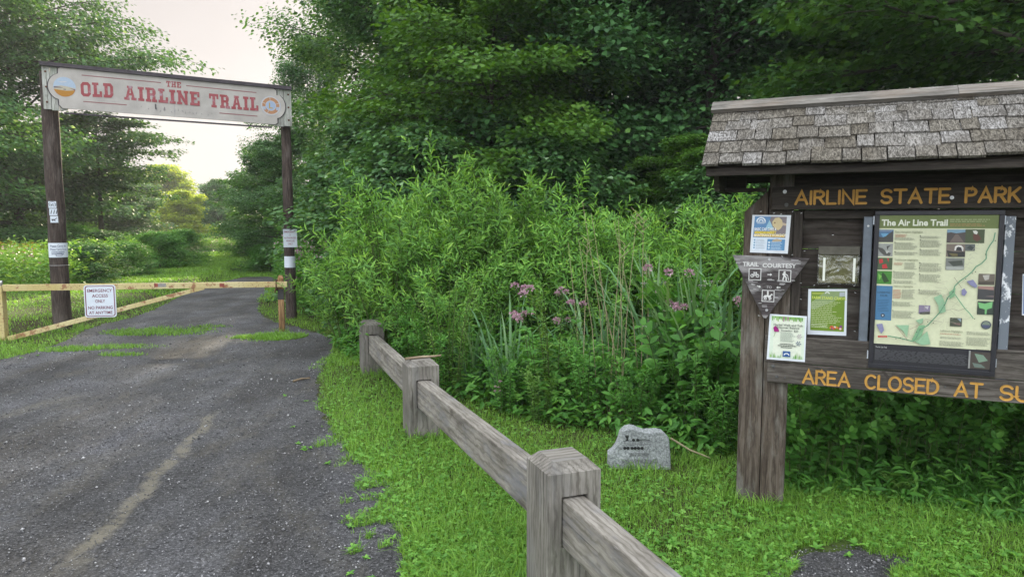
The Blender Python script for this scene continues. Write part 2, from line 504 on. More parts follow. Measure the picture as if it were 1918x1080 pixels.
def leaf_mat(name, stops, trans=.35, yellow=(1.25, 1.15, .5), rough=.5, spec=.25, obvar=.12, gain=1.0):
    stops = [(p, tuple(min(.9, q*gain) for q in c)) for p, c in stops]
    m, t, b = new_mat(name)
    a = nd(t, "ShaderNodeAttribute", attribute_name='rnd')
    c = ramp(t, a.outputs['Fac'], stops)
    oi = nd(t, "ShaderNodeObjectInfo")
    h = nd(t, "ShaderNodeHueSaturation")
    ma = nd(t, "ShaderNodeMath", operation='MULTIPLY_ADD'); ma.inputs[1].default_value = obvar; ma.inputs[2].default_value = 1-obvar/2
    t.links.new(oi.outputs['Random'], ma.inputs[0]); t.links.new(ma.outputs[0], h.inputs['Value'])
    t.links.new(c.outputs[0], h.inputs['Color'])
    t.links.new(h.outputs[0], b.inputs['Base Color'])
    b.inputs['Roughness'].default_value = rough; b.inputs['Specular IOR Level'].default_value = spec
    tr = nd(t, "ShaderNodeBsdfTranslucent")
    y = mixc(t, 1.0, h.outputs[0], yellow, 'MULTIPLY')
    t.links.new(y, tr.inputs['Color'])
    mx = nd(t, "ShaderNodeMixShader"); mx.inputs[0].default_value = trans
    t.links.new(b.outputs[0], mx.inputs[1]); t.links.new(tr.outputs[0], mx.inputs[2])
    t.links.new(mx.outputs[0], t.nodes["Material Output"].inputs['Surface'])
    return m

def plain(name, c, rough=.6, metal=0.0, spec=.4, var=.0, vscale=8.0, bmp=0.0):
    m, t, b = new_mat(name)
    b.inputs['Base Color'].default_value = tuple(c)+(1,)
    b.inputs['Roughness'].default_value = rough; b.inputs['Metallic'].default_value = metal
    b.inputs['Specular IOR Level'].default_value = spec
    if var or bmp:
        n = noise(t, vec(t), vscale, 5, .6)
        if var:
            lo = tuple(x*(1-var) for x in c); hi = tuple(min(1, x*(1+var)) for x in c)
            r = ramp(t, n.outputs['Fac'], [(.3, lo), (.7, hi)]); t.links.new(r.outputs[0], b.inputs['Base Color'])
        if bmp: bump(t, b, n.outputs['Fac'], bmp, .01)
    return m

def ink_mat(name, rough=.45, spec=.4):
    m, t, b = new_mat(name)
    a = nd(t, "ShaderNodeAttribute", attribute_name='ink')
    n = noise(t, vec(t), 60, 3)
    r = ramp(t, n.outputs['Fac'], [(.3, (.90,)*3), (.7, (1.0,)*3)])
    o = mixc(t, 1.0, a.outputs['Color'], r.outputs[0], 'MULTIPLY')
    t.links.new(o, b.inputs['Base Color']); b.inputs['Roughness'].default_value = rough
    b.inputs['Specular IOR Level'].default_value = spec
    return m
# ------------------------------------------------------------------ material set
M_FENCE = wood_mat("weathered_timber", (.180, .166, .148), (.268, .250, .224), (.36, .340, .310), grain=24, stain=(.17, .17, .17), stain_amt=.35, gain=0.62)
M_RAIL = wood_mat("weathered_rail", (.225, .206, .182), (.330, .306, .272), (.44, .415, .378), grain=22, stain=(.16, .165, .19), stain_amt=.6, gain=0.62)
M_POST = wood_mat("grey_brown_post", (.060, .044, .034), (.120, .094, .074), (.20, .170, .142), grain=30, stain=(.26, .26, .24), stain_amt=.35, gain=0.62)
M_BROWN = wood_mat("brown_stained_board", (.014, .011, .010), (.033, .027, .023), (.062, .052, .044), grain=30, rough=.75, bmp=.25)
M_BOARD = wood_mat("worn_sign_board", (.05, .042, .037), (.105, .092, .082), (.19, .175, .16), grain=34, stain=(.035, .03, .027), stain_amt=.6, gain=0.8)
M_PANEL = wood_mat("brown_plank_panel", (.022, .018, .015), (.036, .029, .025), (.055, .046, .040), grain=20, stain=(.12, .11, .10), stain_amt=.35)
M_POLE = wood_mat("creosote_pole", (.020, .015, .013), (.055, .040, .034), (.115, .090, .080), grain=34, stain=(.16, .14, .13), stain_amt=.3, gain=0.85)
M_LATCH = wood_mat("latch_post", (.12, .065, .03), (.25, .145, .07), (.36, .23, .12), grain=20)
M_RIDGE = wood_mat("ridge_board", (.125, .116, .104), (.215, .203, .186), (.31, .298, .28), grain=24, stain=(.26, .19, .14), stain_amt=.2, gain=0.7)
M_BARK = wood_mat("bark", (.022, .018, .014), (.05, .042, .034), (.085, .075, .062), grain=14, bmp=.7)
M_TWIG = wood_mat("dead_twig", (.10, .07, .045), (.20, .15, .10), (.33, .27, .19), grain=20)

def shingle_mat():
    m, t, b = new_mat("cedar_shingle")
    v = vec(t, 'gc', (14, 40, 40))
    g = noise(t, v, 1.15, 6, .65, 2.8)
    c = ramp(t, g.outputs['Fac'], [(.36, (.044, .041, .038)), (.48, (.122, .117, .112)), (.60, (.285, .280, .278))])
    v2 = vec(t, 'gc', (3, 3, 3)); n2 = noise(t, v2, 1.3, 3)
    r2 = ramp(t, n2.outputs['Fac'], [(.35, (.62, .59, .54)), (.65, (1.05, 1.05, 1.05))])
    o = mixc(t, 1.0, c.outputs[0], r2.outputs[0], 'MULTIPLY')
    v5 = vec(t, 'gc', (.01, .01, .01)); 
    n5 = noise(t, v5, 37, 1); r5 = ramp(t, n5.outputs['Fac'], [(.38, (.62, .58, .50)), (.62, (1.0, 1.0, 1.01))])
    o = mixc(t, 1.0, o, r5.outputs[0], 'MULTIPLY')
    t.links.new(o, b.inputs['Base Color']); b.inputs['Roughness'].default_value = .85; b.inputs['Specular IOR Level'].default_value = .2
    bump(t, b, g.outputs['Fac'], .6, .006)
    return m
M_SHINGLE = shingle_mat()

def yellow_mat():
    m, t, b = new_mat("chipped_yellow_paint")
    n = noise(t, vec(t), 9, 6, .65); n2 = noise(t, vec(t), 45, 4, .6); n3 = noise(t, vec(t), 2.2, 3)
    c = ramp(t, n3.outputs['Fac'], [(.3, (.37, .295, .105)), (.7, (.47, .41, .22))])
    r = ramp(t, n.outputs['Fac'], [(.55, (0, 0, 0)), (.62, (1, 1, 1))])
    o = mixc(t, r.outputs[0], c.outputs[0], (.23, .11, .05))
    r2 = ramp(t, n2.outputs['Fac'], [(.58, (0, 0, 0)), (.64, (.8, .8, .8))])
    o = mixc(t, r2.outputs[0], o, (.15, .07, .04))
    t.links.new(o, b.inputs['Base Color']); b.inputs['Roughness'].default_value = .6
    return m
M_YELLOW = yellow_mat()
M_STEEL = plain("painted_steel_channel", (.115, .135, .165), .5, .3, .4, .25, 14)
def chip_mat():
    m, t, b = new_mat("chipped_steel_channel")
    n = noise(t, vec(t, None, (1, 1, .6)), 26, 6, .7)
    r = ramp(t, n.outputs['Fac'], [(.55, (.115, .135, .165)), (.60, (.62, .64, .68))])
    t.links.new(r.outputs[0], b.inputs['Base Color']); b.inputs['Roughness'].default_value = .5
    return m
M_CHIPPED = chip_mat()
M_BOLT = plain("galvanised_bolt", (.45, .46, .48), .4, .8, .5, .2, 40)
M_RUST = plain("rusty_iron", (.10, .045, .03), .8, .3, .3, .4, 30)
M_BLACKFRAME = plain("black_frame", (.018, .018, .024), .4, .1, .4, .2, 30)
M_SIGNWHITE = plain("weathered_white_panel", (.33, .312, .295), .6, 0, .25, .15, 4)
M_SIGNEND = wood_mat("weathered_white_boards", (.30, .31, .29), (.45, .46, .43), (.56, .57, .54), grain=26, stain=(.22, .25, .20), stain_amt=.5, gain=0.72)
M_SIGNCAP = plain("dark_flashing_and_shadow", (.045, .038, .045), .6, .2, .3, .3, 12)
M_PLATE = plain("reflective_white_plate", (.50, .55, .62), .4, 0, .5, .04, 12)
M_PAPER = plain("laminated_paper", (.60, .64, .70), .25, 0, .6, .04, 30)
M_INK = ink_mat("printed_ink", .35, .4)
M_PAINT = ink_mat("sign_paint", .6, .3)
M_GOLD = plain("yellow_routed_paint", (.40, .215, .045), .6, 0, .3, .22, 18)
def redpaint():
    m, t, b = new_mat("faded_red_paint")
    n = noise(t, vec(t, None, (1, 1, 1.6)), 7, 5, .65)
    r = ramp(t, n.outputs['Fac'], [(.44, (.215, .030, .038)), (.58, (.235, .050, .060)), (.70, (.26, .20, .24))])
    t.links.new(r.outputs[0], b.inputs['Base Color']); b.inputs['Roughness'].default_value = .6
    return m
M_RED = redpaint()
def acrylic():
    m, t, b = new_mat("clear_acrylic")
    tr = nd(t, "ShaderNodeBsdfTransparent"); tr.inputs[0].default_value = (.88, .90, .86, 1)
    gl = nd(t, "ShaderNodeBsdfGlossy"); gl.inputs['Roughness'].default_value = .06
    n = noise(t, vec(t), 14, 3, .6, 1.5)
    bp = nd(t, "ShaderNodeBump"); bp.inputs['Strength'].default_value = .3; bp.inputs['Distance'].default_value = .02
    t.links.new(n.outputs['Fac'], bp.inputs['Height']); t.links.new(bp.outputs[0], gl.inputs['Normal'])
    mx = nd(t, "ShaderNodeMixShader"); mx.inputs[0].default_value = .10
    t.links.new(tr.outputs[0], mx.inputs[1]); t.links.new(gl.outputs[0], mx.inputs[2])
    t.links.new(mx.outputs[0], t.nodes["Material Output"].inputs['Surface'])
    return m
M_ACRYLIC = acrylic()
def granite():
    m, t, b = new_mat("granite")
    n = noise(t, vec(t), 75, 5, .75); n2 = noise(t, vec(t), 5, 3)
    r = ramp(t, n.outputs['Fac'], [(.34, (.10, .11, .115)), (.50, (.24, .26, .268)), (.64, (.41, .43, .445))])
    r2 = ramp(t, n2.outputs['Fac'], [(.35, (.8, .8, .8)), (.65, (1.1, 1.1, 1.1))])
    o = mixc(t, 1, r.outputs[0], r2.outputs[0], 'MULTIPLY')
    t.links.new(o, b.inputs['Base Color']); b.inputs['Roughness'].default_value = .85
    bump(t, b, n.outputs['Fac'], .6, .006)
    return m
M_STONE = granite()
M_CARVE = plain("black_carving", (.012, .012, .014), .7)
M_CARVE2 = plain("worn_carving", (.12, .125, .13), .8)

# foliage: per-leaf tints, with sun or shade put into some leaf colours
M_MAPLE = leaf_mat("maple_leaves", [(0, (.022, .058, .020)), (.5, (.040, .098, .030)), (.90, (.066, .142, .040)), (1, (.17, .24, .15))], .36, gain=1.75)
M_MAPLE2 = leaf_mat("bright_maple_leaves", [(0, (.035, .095, .014)), (.6, (.070, .165, .022)), (1, (.11, .22, .035))], .40, gain=1.2)
M_BOUGH = leaf_mat("shaded_maple_leaves", [(0, (.022, .062, .012)), (.6, (.046, .115, .018)), (1, (.085, .18, .03))], .38, gain=1.25)  # darker copy of the maple leaves, shade put into the colour
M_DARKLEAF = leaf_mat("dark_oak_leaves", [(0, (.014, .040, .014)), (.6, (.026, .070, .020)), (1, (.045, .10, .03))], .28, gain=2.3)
M_FAR = leaf_mat("sun_tinted_far_leaves", [(0, (.07, .11, .012)), (.6, (.135, .175, .018)), (1, (.20, .23, .025))], .60, gain=2.3)  # warm sunlight put into the leaf colour of the distant trees
M_WILLOW = leaf_mat("narrow_shrub_leaves", [(0, (.040, .100, .022)), (.5, (.074, .168, .034)), (.85, (.125, .240, .046)), (1, (.20, .31, .07))], .36, obvar=.30, gain=1.95)
M_HERB = leaf_mat("herb_leaves", [(0, (.035, .110, .020)), (.6, (.06, .165, .028)), (1, (.10, .22, .04))], .36, gain=1.6)
M_HERBPALE = leaf_mat("pale_herb_leaves", [(0, (.06, .14, .030)), (.6, (.10, .20, .04)), (1, (.15, .25, .06))], .36, gain=1.5)
M_REED = leaf_mat("blue_green_blades", [(0, (.050, .115, .050)), (.7, (.085, .17, .075)), (1, (.13, .21, .10))], .25, gain=1.4)
M_DRY = plain("dry_stalk", (.30, .255, .16), .8, 0, .2, .25, 20)
M_STEM = plain("green_stem", (.06, .095, .025), .7, 0, .2, .3, 20)
M_PINK = leaf_mat("pink_florets", [(0, (.30, .15, .20)), (.5, (.46, .27, .34)), (1, (.60, .45, .50))], .3, (1, 1, 1))
M_GOLDROD = leaf_mat("golden_florets", [(0, (.30, .22, .02)), (1, (.45, .36, .04))], .35, (1, 1, 1))
M_GRASS = leaf_mat("lawn_grass", [(0, (.056, .120, .020)), (.5, (.108, .220, .030)), (.96, (.170, .295, .048)), (1, (.32, .30, .13))], .38, (1.2, 1.15, .5), .5, .3, 0, gain=1.58)
M_CLOVER = leaf_mat("clover_leaves", [(0, (.05, .135, .022)), (.6, (.085, .205, .032)), (1, (.13, .265, .05))], .35, (1.2, 1.15, .5), .5, .25, 0, gain=1.6)

# ------------------------------------------------------------------ ground, trail
EDGE_Y = [9.9, 10.66, 13.4, 15.9, 18.2, 20.5, 30, 60]
EDGE_X = [-7.3, -6.8, -6.9, -7.7, -8.2, -8.4, -11, -16]
def sstep(q): q = np.clip(q, 0, 1); return q*q*(3-2*q)
def ground_h(x, y):
    x = np.asarray(x, float); y = np.asarray(y, float)
    xe = np.interp(y, EDGE_Y, EDGE_X)
    h = 0.17*sstep((xe-.12-x)/.55)*sstep((y-10.0)/.75)
    return h
def gh(x, y): return float(ground_h(x, y))

def px_poly(lst): return [gp(*p)[:2] if isinstance(p[0], int) else p for p in lst]
TRAIL = px_poly([(0.9, -6.0), (0.35, 0.0), (-0.02, 1.9), (783, 1079), (752, 1000), (742, 925), (700, 885), (655, 848), (618, 800), (600, 760), (596, 705), (612, 678), (626, 655),
                 (624, 636), (598, 626), (560, 614), (520, 605), (495, 594), (484, 580), (486, 562), (500, 545), (512, 532), (520, 523), (505, 518), (458, 519), (425, 526), (375, 541),
                 (330, 559), (290, 580), (240, 597), (195, 607), (165, 616), (120, 640), (60, 660), (0, 674), (-160, 700), (-16.0, 6.3), (-16.0, -6.0)])
PATCH = px_poly([(1430, 1079), (1462, 1052), (1520, 1036), (1590, 1030), (1660, 1036), (1715, 1055), (1765, 1079), (2.15, 2.7), (1.9, 2.35), (1.3, 2.3), (1.05, 2.7)])
TRAIL = [tuple(map(float, p)) for p in TRAIL]; PATCH = [tuple(map(float, p)) for p in PATCH]

def densify(poly, step, jit, seed):
    r = random.Random(seed); out = []
    for a, b in zip(poly, poly[1:]+poly[:1]):
        d = math.dist(a, b); n = max(1, int(d/step)) if d < 6 else 3
        for i in range(n):
            q = i/n; near = min(1, math.hypot(a[0]+(b[0]-a[0])*q, a[1]+(b[1]-a[1])*q)/8+.25)
            out.append((a[0]+(b[0]-a[0])*q + r.uniform(-jit, jit)*near, a[1]+(b[1]-a[1])*q + r.uniform(-jit, jit)*near))
    return out
def inside(poly, P):
    x, y = P[:, 0], P[:, 1]; c = np.zeros(len(P), bool); n = len(poly); j = n-1
    for i in range(n):
        xi, yi = poly[i]; xj, yj = poly[j]
        if yi != yj:
            c ^= ((yi > y) != (yj > y)) & (x < (xj-xi)*(y-yi)/(yj-yi)+xi)
        j = i
    return c
def sdf(poly, P):
    d = np.full(len(P), 1e9)
    for a, b in zip(poly, poly[1:]+poly[:1]):
        a = np.array(a); e = np.array(b)-a
        t = np.clip(((P-a)@e)/max(e@e, 1e-9), 0, 1)
        d = np.minimum(d, np.linalg.norm(P-a-t[:, None]*e, axis=1))
    return np.where(inside(poly, P), -d, d)
_nr = np.random.default_rng(3)
_ph = _nr.uniform(0, 6.28, (24, 2)); _fr = _nr.normal(0, 1, (24, 2))
def vnoise(P, f):
    s = 0
    for i in range(12):
        k = _fr[i]*f*(1+i*.25)
        s = s + np.sin(P@k + _ph[i, 0])/(1+i*.25)
    return s/3.0

def ground_mat():
    m, t, b = new_mat("soil_and_turf")
    v = vec(t); n = noise(t, v, .9, 6, .6); n2 = noise(t, v, 22, 5, .6)
    c = ramp(t, n.outputs['Fac'], [(.36, (.042, .034, .020)), (.50, (.050, .060, .020)), (.66, (.060, .095, .022))])
    r = ramp(t, n2.outputs['Fac'], [(.3, (.55, .55, .55)), (.7, (1.2, 1.2, 1.2))])
    o = mixc(t, 1, c.outputs[0], r.outputs[0], 'MULTIPLY')
    t.links.new(o, b.inputs['Base Color']); b.inputs['Roughness'].default_value = .95; b.inputs['Specular IOR Level'].default_value = .1
    bump(t, b, n2.outputs['Fac'], .6, .03)
    return m
xs = np.unique(np.concatenate([np.arange(-14, 6.01, .2), np.linspace(-60, 60, 81), [-900, -400, -150, 150, 400, 900]]))
ys = np.unique(np.concatenate([np.arange(-8, 24.01, .25), np.linspace(24, 110, 50), [-900, -300, -80, -20, 250, 500, 900]]))
XX, YY = np.meshgrid(xs, ys)
GV = np.stack([XX.ravel(), YY.ravel(), ground_h(XX.ravel(), YY.ravel())], 1)
nx, ny = len(xs), len(ys)
ii = (np.arange(ny-1)[:, None]*nx + np.arange(nx-1)[None]).ravel()
GL = np.stack([ii, ii+1, ii+1+nx, ii+nx], 1).ravel()
ground = link("ground", mesh_np("ground", GV, GL, np.full(len(ii), 4), smooth=np.ones(len(ii), bool)), ground_mat())
tag(ground, kind='structure')

def gravel_mat():
    m, t, b = new_mat("dark_stone_dust")
    v = vec(t)
    n1 = noise(t, v, 1.1, 6, .65); n2 = noise(t, v, 46, 9, .84); n3 = noise(t, vec(t, None, (2.0, .9, 1)), 1.5, 9, .70)
    c = ramp(t, n1.outputs['Fac'], [(.34, (.045, .045, .047)), (.55, (.066, .066, .069)), (.72, (.096, .096, .101))])
    r2 = ramp(t, n2.outputs['Fac'], [(.36, (.30, .30, .30)), (.49, (.85, .85, .85)), (.60, (1.6, 1.6, 1.62)), (.68, (2.6, 2.6, 2.7))])
    o = mixc(t, 1, c.outputs[0], r2.outputs[0], 'MULTIPLY')
    vc = nd(t, "ShaderNodeTexVoronoi"); vc.inputs['Scale'].default_value = 150; t.links.new(v, vc.inputs['Vector'])      # single chips
    sx = nd(t, "ShaderNodeSeparateColor"); t.links.new(vc.outputs['Color'], sx.inputs[0])
    rv = ramp(t, sx.outputs[0], [(.0, (.66, .66, .66)), (.60, (.92, .92, .92)), (.86, (1.25, 1.25, 1.26)), (.985, (2.6, 2.6, 2.6))])
    o = mixc(t, .85, o, rv.outputs[0], 'MULTIPLY')
    n6 = noise(t, vec(t, None, (1.6, .7, 1)), .9, 5, .6); r6 = ramp(t, n6.outputs['Fac'], [(.36, (.62, .60, .58)), (.5, (1, 1, 1)), (.66, (1.38, 1.38, 1.44))])
    o = mixc(t, 1, o, r6.outputs[0], 'MULTIPLY')
    r3 = ramp(t, n3.outputs['Fac'], [(.50, (0, 0, 0)), (.66, (.30, .30, .30))])      # dry tan fines lying on the surface
    fine_ = mixc(t, 1, (.118, .106, .080), ramp(t, n2.outputs['Fac'], [(.36, (.5,)*3), (.62, (1.35,)*3)]).outputs[0], 'MULTIPLY')
    o = mixc(t, r3.outputs[0], o, fine_)
    # a worn streak of fines, and a second fainter one
    def streak(a, bb, wd, amt, o):
        a = Vector(a+(0,)); bb = Vector(bb+(0,)); d = bb-a; L = d.length; d.normalize()
        co = nd(t, "ShaderNodeTexCoord").outputs['Object']
        nz = noise(t, v, 3.0, 4, .6)
        off = nd(t, "ShaderNodeVectorMath", operation='SUBTRACT'); t.links.new(co, off.inputs[0]); off.inputs[1].default_value = a
        al = nd(t, "ShaderNodeVectorMath", operation='DOT_PRODUCT'); t.links.new(off.outputs[0], al.inputs[0]); al.inputs[1].default_value = d
        ac = nd(t, "ShaderNodeVectorMath", operation='DOT_PRODUCT'); t.links.new(off.outputs[0], ac.inputs[0]); ac.inputs[1].default_value = (-d.y, d.x, 0)
        ad = nd(t, "ShaderNodeMath", operation='MULTIPLY_ADD'); t.links.new(nz.outputs['Fac'], ad.inputs[0]); ad.inputs[1].default_value = .22; 
        t.links.new(ac.outputs['Value'], ad.inputs[2])
        sb = nd(t, "ShaderNodeMath", operation='SUBTRACT'); t.links.new(ad.outputs[0], sb.inputs[0]); sb.inputs[1].default_value = .11
        ab = nd(t, "ShaderNodeMath", operation='ABSOLUTE'); t.links.new(sb.outputs[0], ab.inputs[0])
        m1 = nd(t, "ShaderNodeMapRange"); t.links.new(ab.outputs[0], m1.inputs['Value']); m1.inputs['From Min'].default_value = wd; m1.inputs['From Max'].default_value = wd*.35
        m2 = nd(t, "ShaderNodeMapRange"); t.links.new(al.outputs['Value'], m2.inputs['Value']); m2.inputs['From Min'].default_value = -.05; m2.inputs['From Max'].default_value = .3
        m3 = nd(t, "ShaderNodeMapRange"); t.links.new(al.outputs['Value'], m3.inputs['Value']); m3.inputs['From Min'].default_value = L+.05; m3.inputs['From Max'].default_value = L-.3
        p = nd(t, "ShaderNodeMath", operation='MULTIPLY'); t.links.new(m1.outputs[0], p.inputs[0]); t.links.new(m2.outputs[0], p.inputs[1])
        p2 = nd(t, "ShaderNodeMath", operation='MULTIPLY'); t.links.new(p.outputs[0], p2.inputs[0]); t.links.new(m3.outputs[0], p2.inputs[1])
        nb_ = noise(t, v, 7, 6, .7); gr = ramp(t, nb_.outputs['Fac'], [(.36, (.10,)*3), (.52, (1, 1, 1))])
        p3 = nd(t, "ShaderNodeMath", operation='MULTIPLY'); t.links.new(p2.outputs[0], p3.inputs[0]); t.links.new(gr.outputs[0], p3.inputs[1])
        p4 = nd(t, "ShaderNodeMath", operation='MULTIPLY'); t.links.new(p3.outputs[0], p4.inputs[0]); p4.inputs[1].default_value = amt
        return mixc(t, p4.outputs[0], o, (.185, .168, .128))
    o = streak(gp(120, 1075)[:2], gp(412, 768)[:2], .072, .62, o)
    o = streak(gp(700, 1130)[:2], gp(455, 850)[:2], .10, .10, o)
    o = streak(gp(-60, 800)[:2], gp(160, 735)[:2], .13, .25, o)
    t.links.new(o, b.inputs['Base Color']); b.inputs['Roughness'].default_value = .9; b.inputs['Specular IOR Level'].default_value = .25
    bump(t, b, n2.outputs['Fac'], .9, .012)
    return m
M_GRAVEL = gravel_mat()
def sheet(name, poly, z):
    bm = bmesh.new()
    vs = [bm.verts.new((x, y, z)) for x, y in poly]
    bm.faces.new(vs)
    bmesh.ops.triangulate(bm, faces=bm.faces[:])
    for f in bm.faces:
        if f.normal.z < 0: f.normal_flip()
    me = bpy.data.meshes.new(name); bm.to_mesh(me); bm.free()
    return tag(link(name, me, M_GRAVEL), kind='structure')
sheet("trail", densify(TRAIL, .10, .035, 1), .006)
sheet("gravel_path", densify(PATCH, .08, .03, 2), .006)

# loose stones on the gravel
rng = np.random.default_rng(11)
octa = (np.array([(0, 0, .55), (.5, .1, .2), (-.05, .45, .2), (-.5, -.05, .2), (.05, -.5, .2), (.1, 0, -.2)], np.float32),
        [(0, 1, 2), (0, 2, 3), (0, 3, 4), (0, 4, 1), (5, 2, 1), (5, 3, 2), (5, 4, 3), (5, 1, 4)])
def scatter(n, ymin, ymax, pw, xlim=.85, marg=1.0):
    """points, denser near the viewer's end of the lawn"""
    u = rng.random(n); a, c = ymin**(1-pw), ymax**(1-pw)
    y = (a + (c-a)*u)**(1/(1-pw))
    x = rng.uniform(-1, 1, n)*(xlim*y+marg)
    return np.stack([x, y], 1)
P = scatter(160000, 2.0, 12, 1.8)
d = np.minimum(sdf(TRAIL, P), sdf(PATCH, P))
keep = (d < .05) & ((d > -.45) | (vnoise(P, 1.5) > -.15) | (rng.random(len(P)) < .45)); P = P[keep]
pb = LB()
n = len(P); an = rng.uniform(0, 6.28, n)
pb.add(octa, np.c_[P, np.full(n, .008)], np.c_[np.cos(an), np.sin(an), rng.normal(0, .2, n)], np.c_[rng.normal(0, .3, (n, 2)), np.ones(n)],
       np.clip(rng.lognormal(-5.22, .42, n), .002, .03)*np.clip(.6+.16*P[:, 1], .8, 1.8), rng.random(n)**1.7)
def stone_chip():
    m, t, b = new_mat("loose_stone")
    a = nd(t, "ShaderNodeAttribute", attribute_name='rnd')
    r = ramp(t, a.outputs['Fac'], [(0, (.05, .05, .054)), (.5, (.10, .10, .106)), (.85, (.20, .20, .21)), (1, (.42, .42, .43))])
    t.links.new(r.outputs[0], b.inputs['Base Color']); b.inputs['Roughness'].default_value = .8
    return m
tag(link("gravel", pb.mesh("gravel"), stone_chip()), kind='stuff', label="loose grey and white stone chips on the dark trail")

# ------------------------------------------------------------------ lawn
ISL = [(gp(500, 632), .60, .36, 1.0, .6), (gp(300, 622), .90, .48, .42, .25), (gp(225, 665), .32, .14, .5, 0.1), (gp(120, 655), .5, .22, .5, 0), (gp(395, 612), .4, .14, .35, .1),
       (gp(232, 650), .5, .2, .4, .1)]
def lawn_mask(P, soft):
    d = np.minimum(sdf(TRAIL, P), sdf(PATCH, P))
    dp = sdf(PATCH, P)
    k = (sdf(TRAIL, P) + soft*vnoise(P, 4.0) > 0.0) & (dp + (soft+.09)*vnoise(P, 5.0) + .05*vnoise(P, 17.0) > -.04)
    k &= rng.random(len(P)) < np.clip(.86 + .55*vnoise(P, 2.6), .22, 1)                  # thin places where the soil shows
    k |= (dp < 0) & (vnoise(P, 6.0) > .50)
    k |= (d > -.5) & (vnoise(P, 3.1) + .55*vnoise(P, 9.0) > .42 + 1.25*np.abs(d)) & (P[:, 1] < 9)      # weeds straying on to the gravel
    for (cx, cy, _), rx, ry, dens, _b in ISL:
        q = ((P[:, 0]-cx)/rx)**2 + ((P[:, 1]-cy)/ry)**2
        k |= (q + .45*vnoise(P, 5.0) < 1) & (rng.random(len(P)) < dens*np.clip(1.6-q, .25, 1))
    return k
def worn(P):      # bare shaded earth round the foot of the bank
    return np.exp(-(((P[:, 0]+8.3)/1.1)**2 + ((P[:, 1]-11.5)/.8)**2))
gb = LB()
def blades(P, hlo, hhi, wlo, whi, segs, lo=0., hi=1.):
    n = len(P); an = rng.uniform(0, 6.28, n)
    h = rng.uniform(hlo, hhi, n)*(1+.35*np.clip(vnoise(P, 2.2), -1, 1.2))
    patch = np.clip(.5+.28*vnoise(P, 1.3), 0, 1)
    gb.strips(np.c_[P, ground_h(P[:, 0], P[:, 1])-.004], np.stack([np.cos(an), np.sin(an)], 1), h, rng.uniform(wlo, whi, n), rng.uniform(.2, 1.1, n),
              np.clip(.55*rng.random(n) + .45*patch, 0, 1)*.95 + .05*(rng.random(n) > .97), segs)
P = scatter(520000, 2.2, 9.5, 1.75, .80, .6)
P = P[lawn_mask(P, .085)]
P = P[~((P[:, 1] > 6.6) & (P[:, 0] > 0))]
blades(P, .028, .075, .0026, .0052, 2)
P = P[rng.random(len(P)) < .05]; blades(P[vnoise(P, 3.0) > .0], .07, .14, .003, .006, 3)
P = scatter(260000, 8.0, 34, 1.55, .80, 1.0)
P = P[lawn_mask(P, .08)]
P = P[(P[:, 0] < -1.0) & (rng.random(len(P)) > .8*worn(P))]
blades(P, .03, .075, .006, .013, 2)
P = np.c_[rng.uniform(-16, 2, 260000), rng.uniform(15, 42, 260000)]; P = P[lawn_mask(P, .08) & (P[:, 0] > -.86*P[:, 1]-1) & (P[:, 0] < -.12*P[:, 1])]
blades(P, .05, .11, .018, .034, 1)
P = scatter(60000, 1.2, 4.0, 1.05, 1.0, 1.5); P = P[lawn_mask(P, .05) & (P[:, 1] < 2.6)]
blades(P, .03, .07, .003, .006, 2)
for (cx, cy, _), rx, ry, dens, hi in ISL:
    n = int(5200*rx*ry*dens*4); q = np.sqrt(rng.random(n))**1.1; a = rng.uniform(0, 6.283, n); P = np.c_[cx+rx*q*np.cos(a), cy+ry*q*np.sin(a)]
    P = P[(rng.random(n) < .45+dens*.55) & (q + (.75-.45*dens)*vnoise(P, 6.0) < .80)]
    blades(P, .025, .06+.07*hi, .006, .011, 2)
# longer tufts where the mower does not reach
for (tx, ty, tr, tn) in [(posts_xy[0], posts_xy[1], .24, 260) for posts_xy in ((.30, 2.93), (-.64, 5.38), (-1.48, 7.65), (1.19, .47))] + [(1.10, 4.52, .30, 420), (1.45, 4.05, .22, 330), (-3.85, 12.1, .25, 200), (-6.95, 10.8, .3, 260), (-7.15, 9.8, .2, 160), (-3.52, 10.5, .12, 90)]:
    a = rng.uniform(0, 6.283, tn); q = tr*(.55+.45*rng.random(tn)); P = np.c_[tx+q*np.cos(a), ty+q*np.sin(a)]
    blades(P, .05, .15, .003, .007, 3)
grass = tag(link("grass", gb.mesh("grass"), M_GRASS), kind='stuff', label="short bright green lawn grass beside the trail")
cb = LB()
P = scatter(46000, 2.2, 8.5, 1.8, .8, .5)
P = P[lawn_mask(P, .07) & ((vnoise(P, 1.6)+.4*vnoise(P, 5)) > -.25)]
n = len(P); an = rng.uniform(0, 6.28, n)
cb.add(T_CLOVER, np.c_[P, rng.uniform(.012, .05, n)], np.c_[np.cos(an), np.sin(an), np.zeros(n)], np.c_[rng.normal(0, .35, (n, 2)), np.ones(n)], rng.uniform(.008, .017, n), rng.random(n))
P = scatter(30000, 2.2, 8.5, 1.7, .8, .5); P = P[lawn_mask(P, .10)]; P = P[(rng.random(len(P)) < .3) | (sdf(TRAIL, P) < .75)]
n = len(P); an = rng.uniform(0, 6.28, n)
cb.add(T_OVATE, np.c_[P, rng.uniform(.008, .04, n)], np.c_[np.cos(an), np.sin(an), rng.uniform(.1, .9, n)], np.c_[rng.normal(0, .3, (n, 2)), np.ones(n)], rng.uniform(.016, .034, n), rng.random(n))
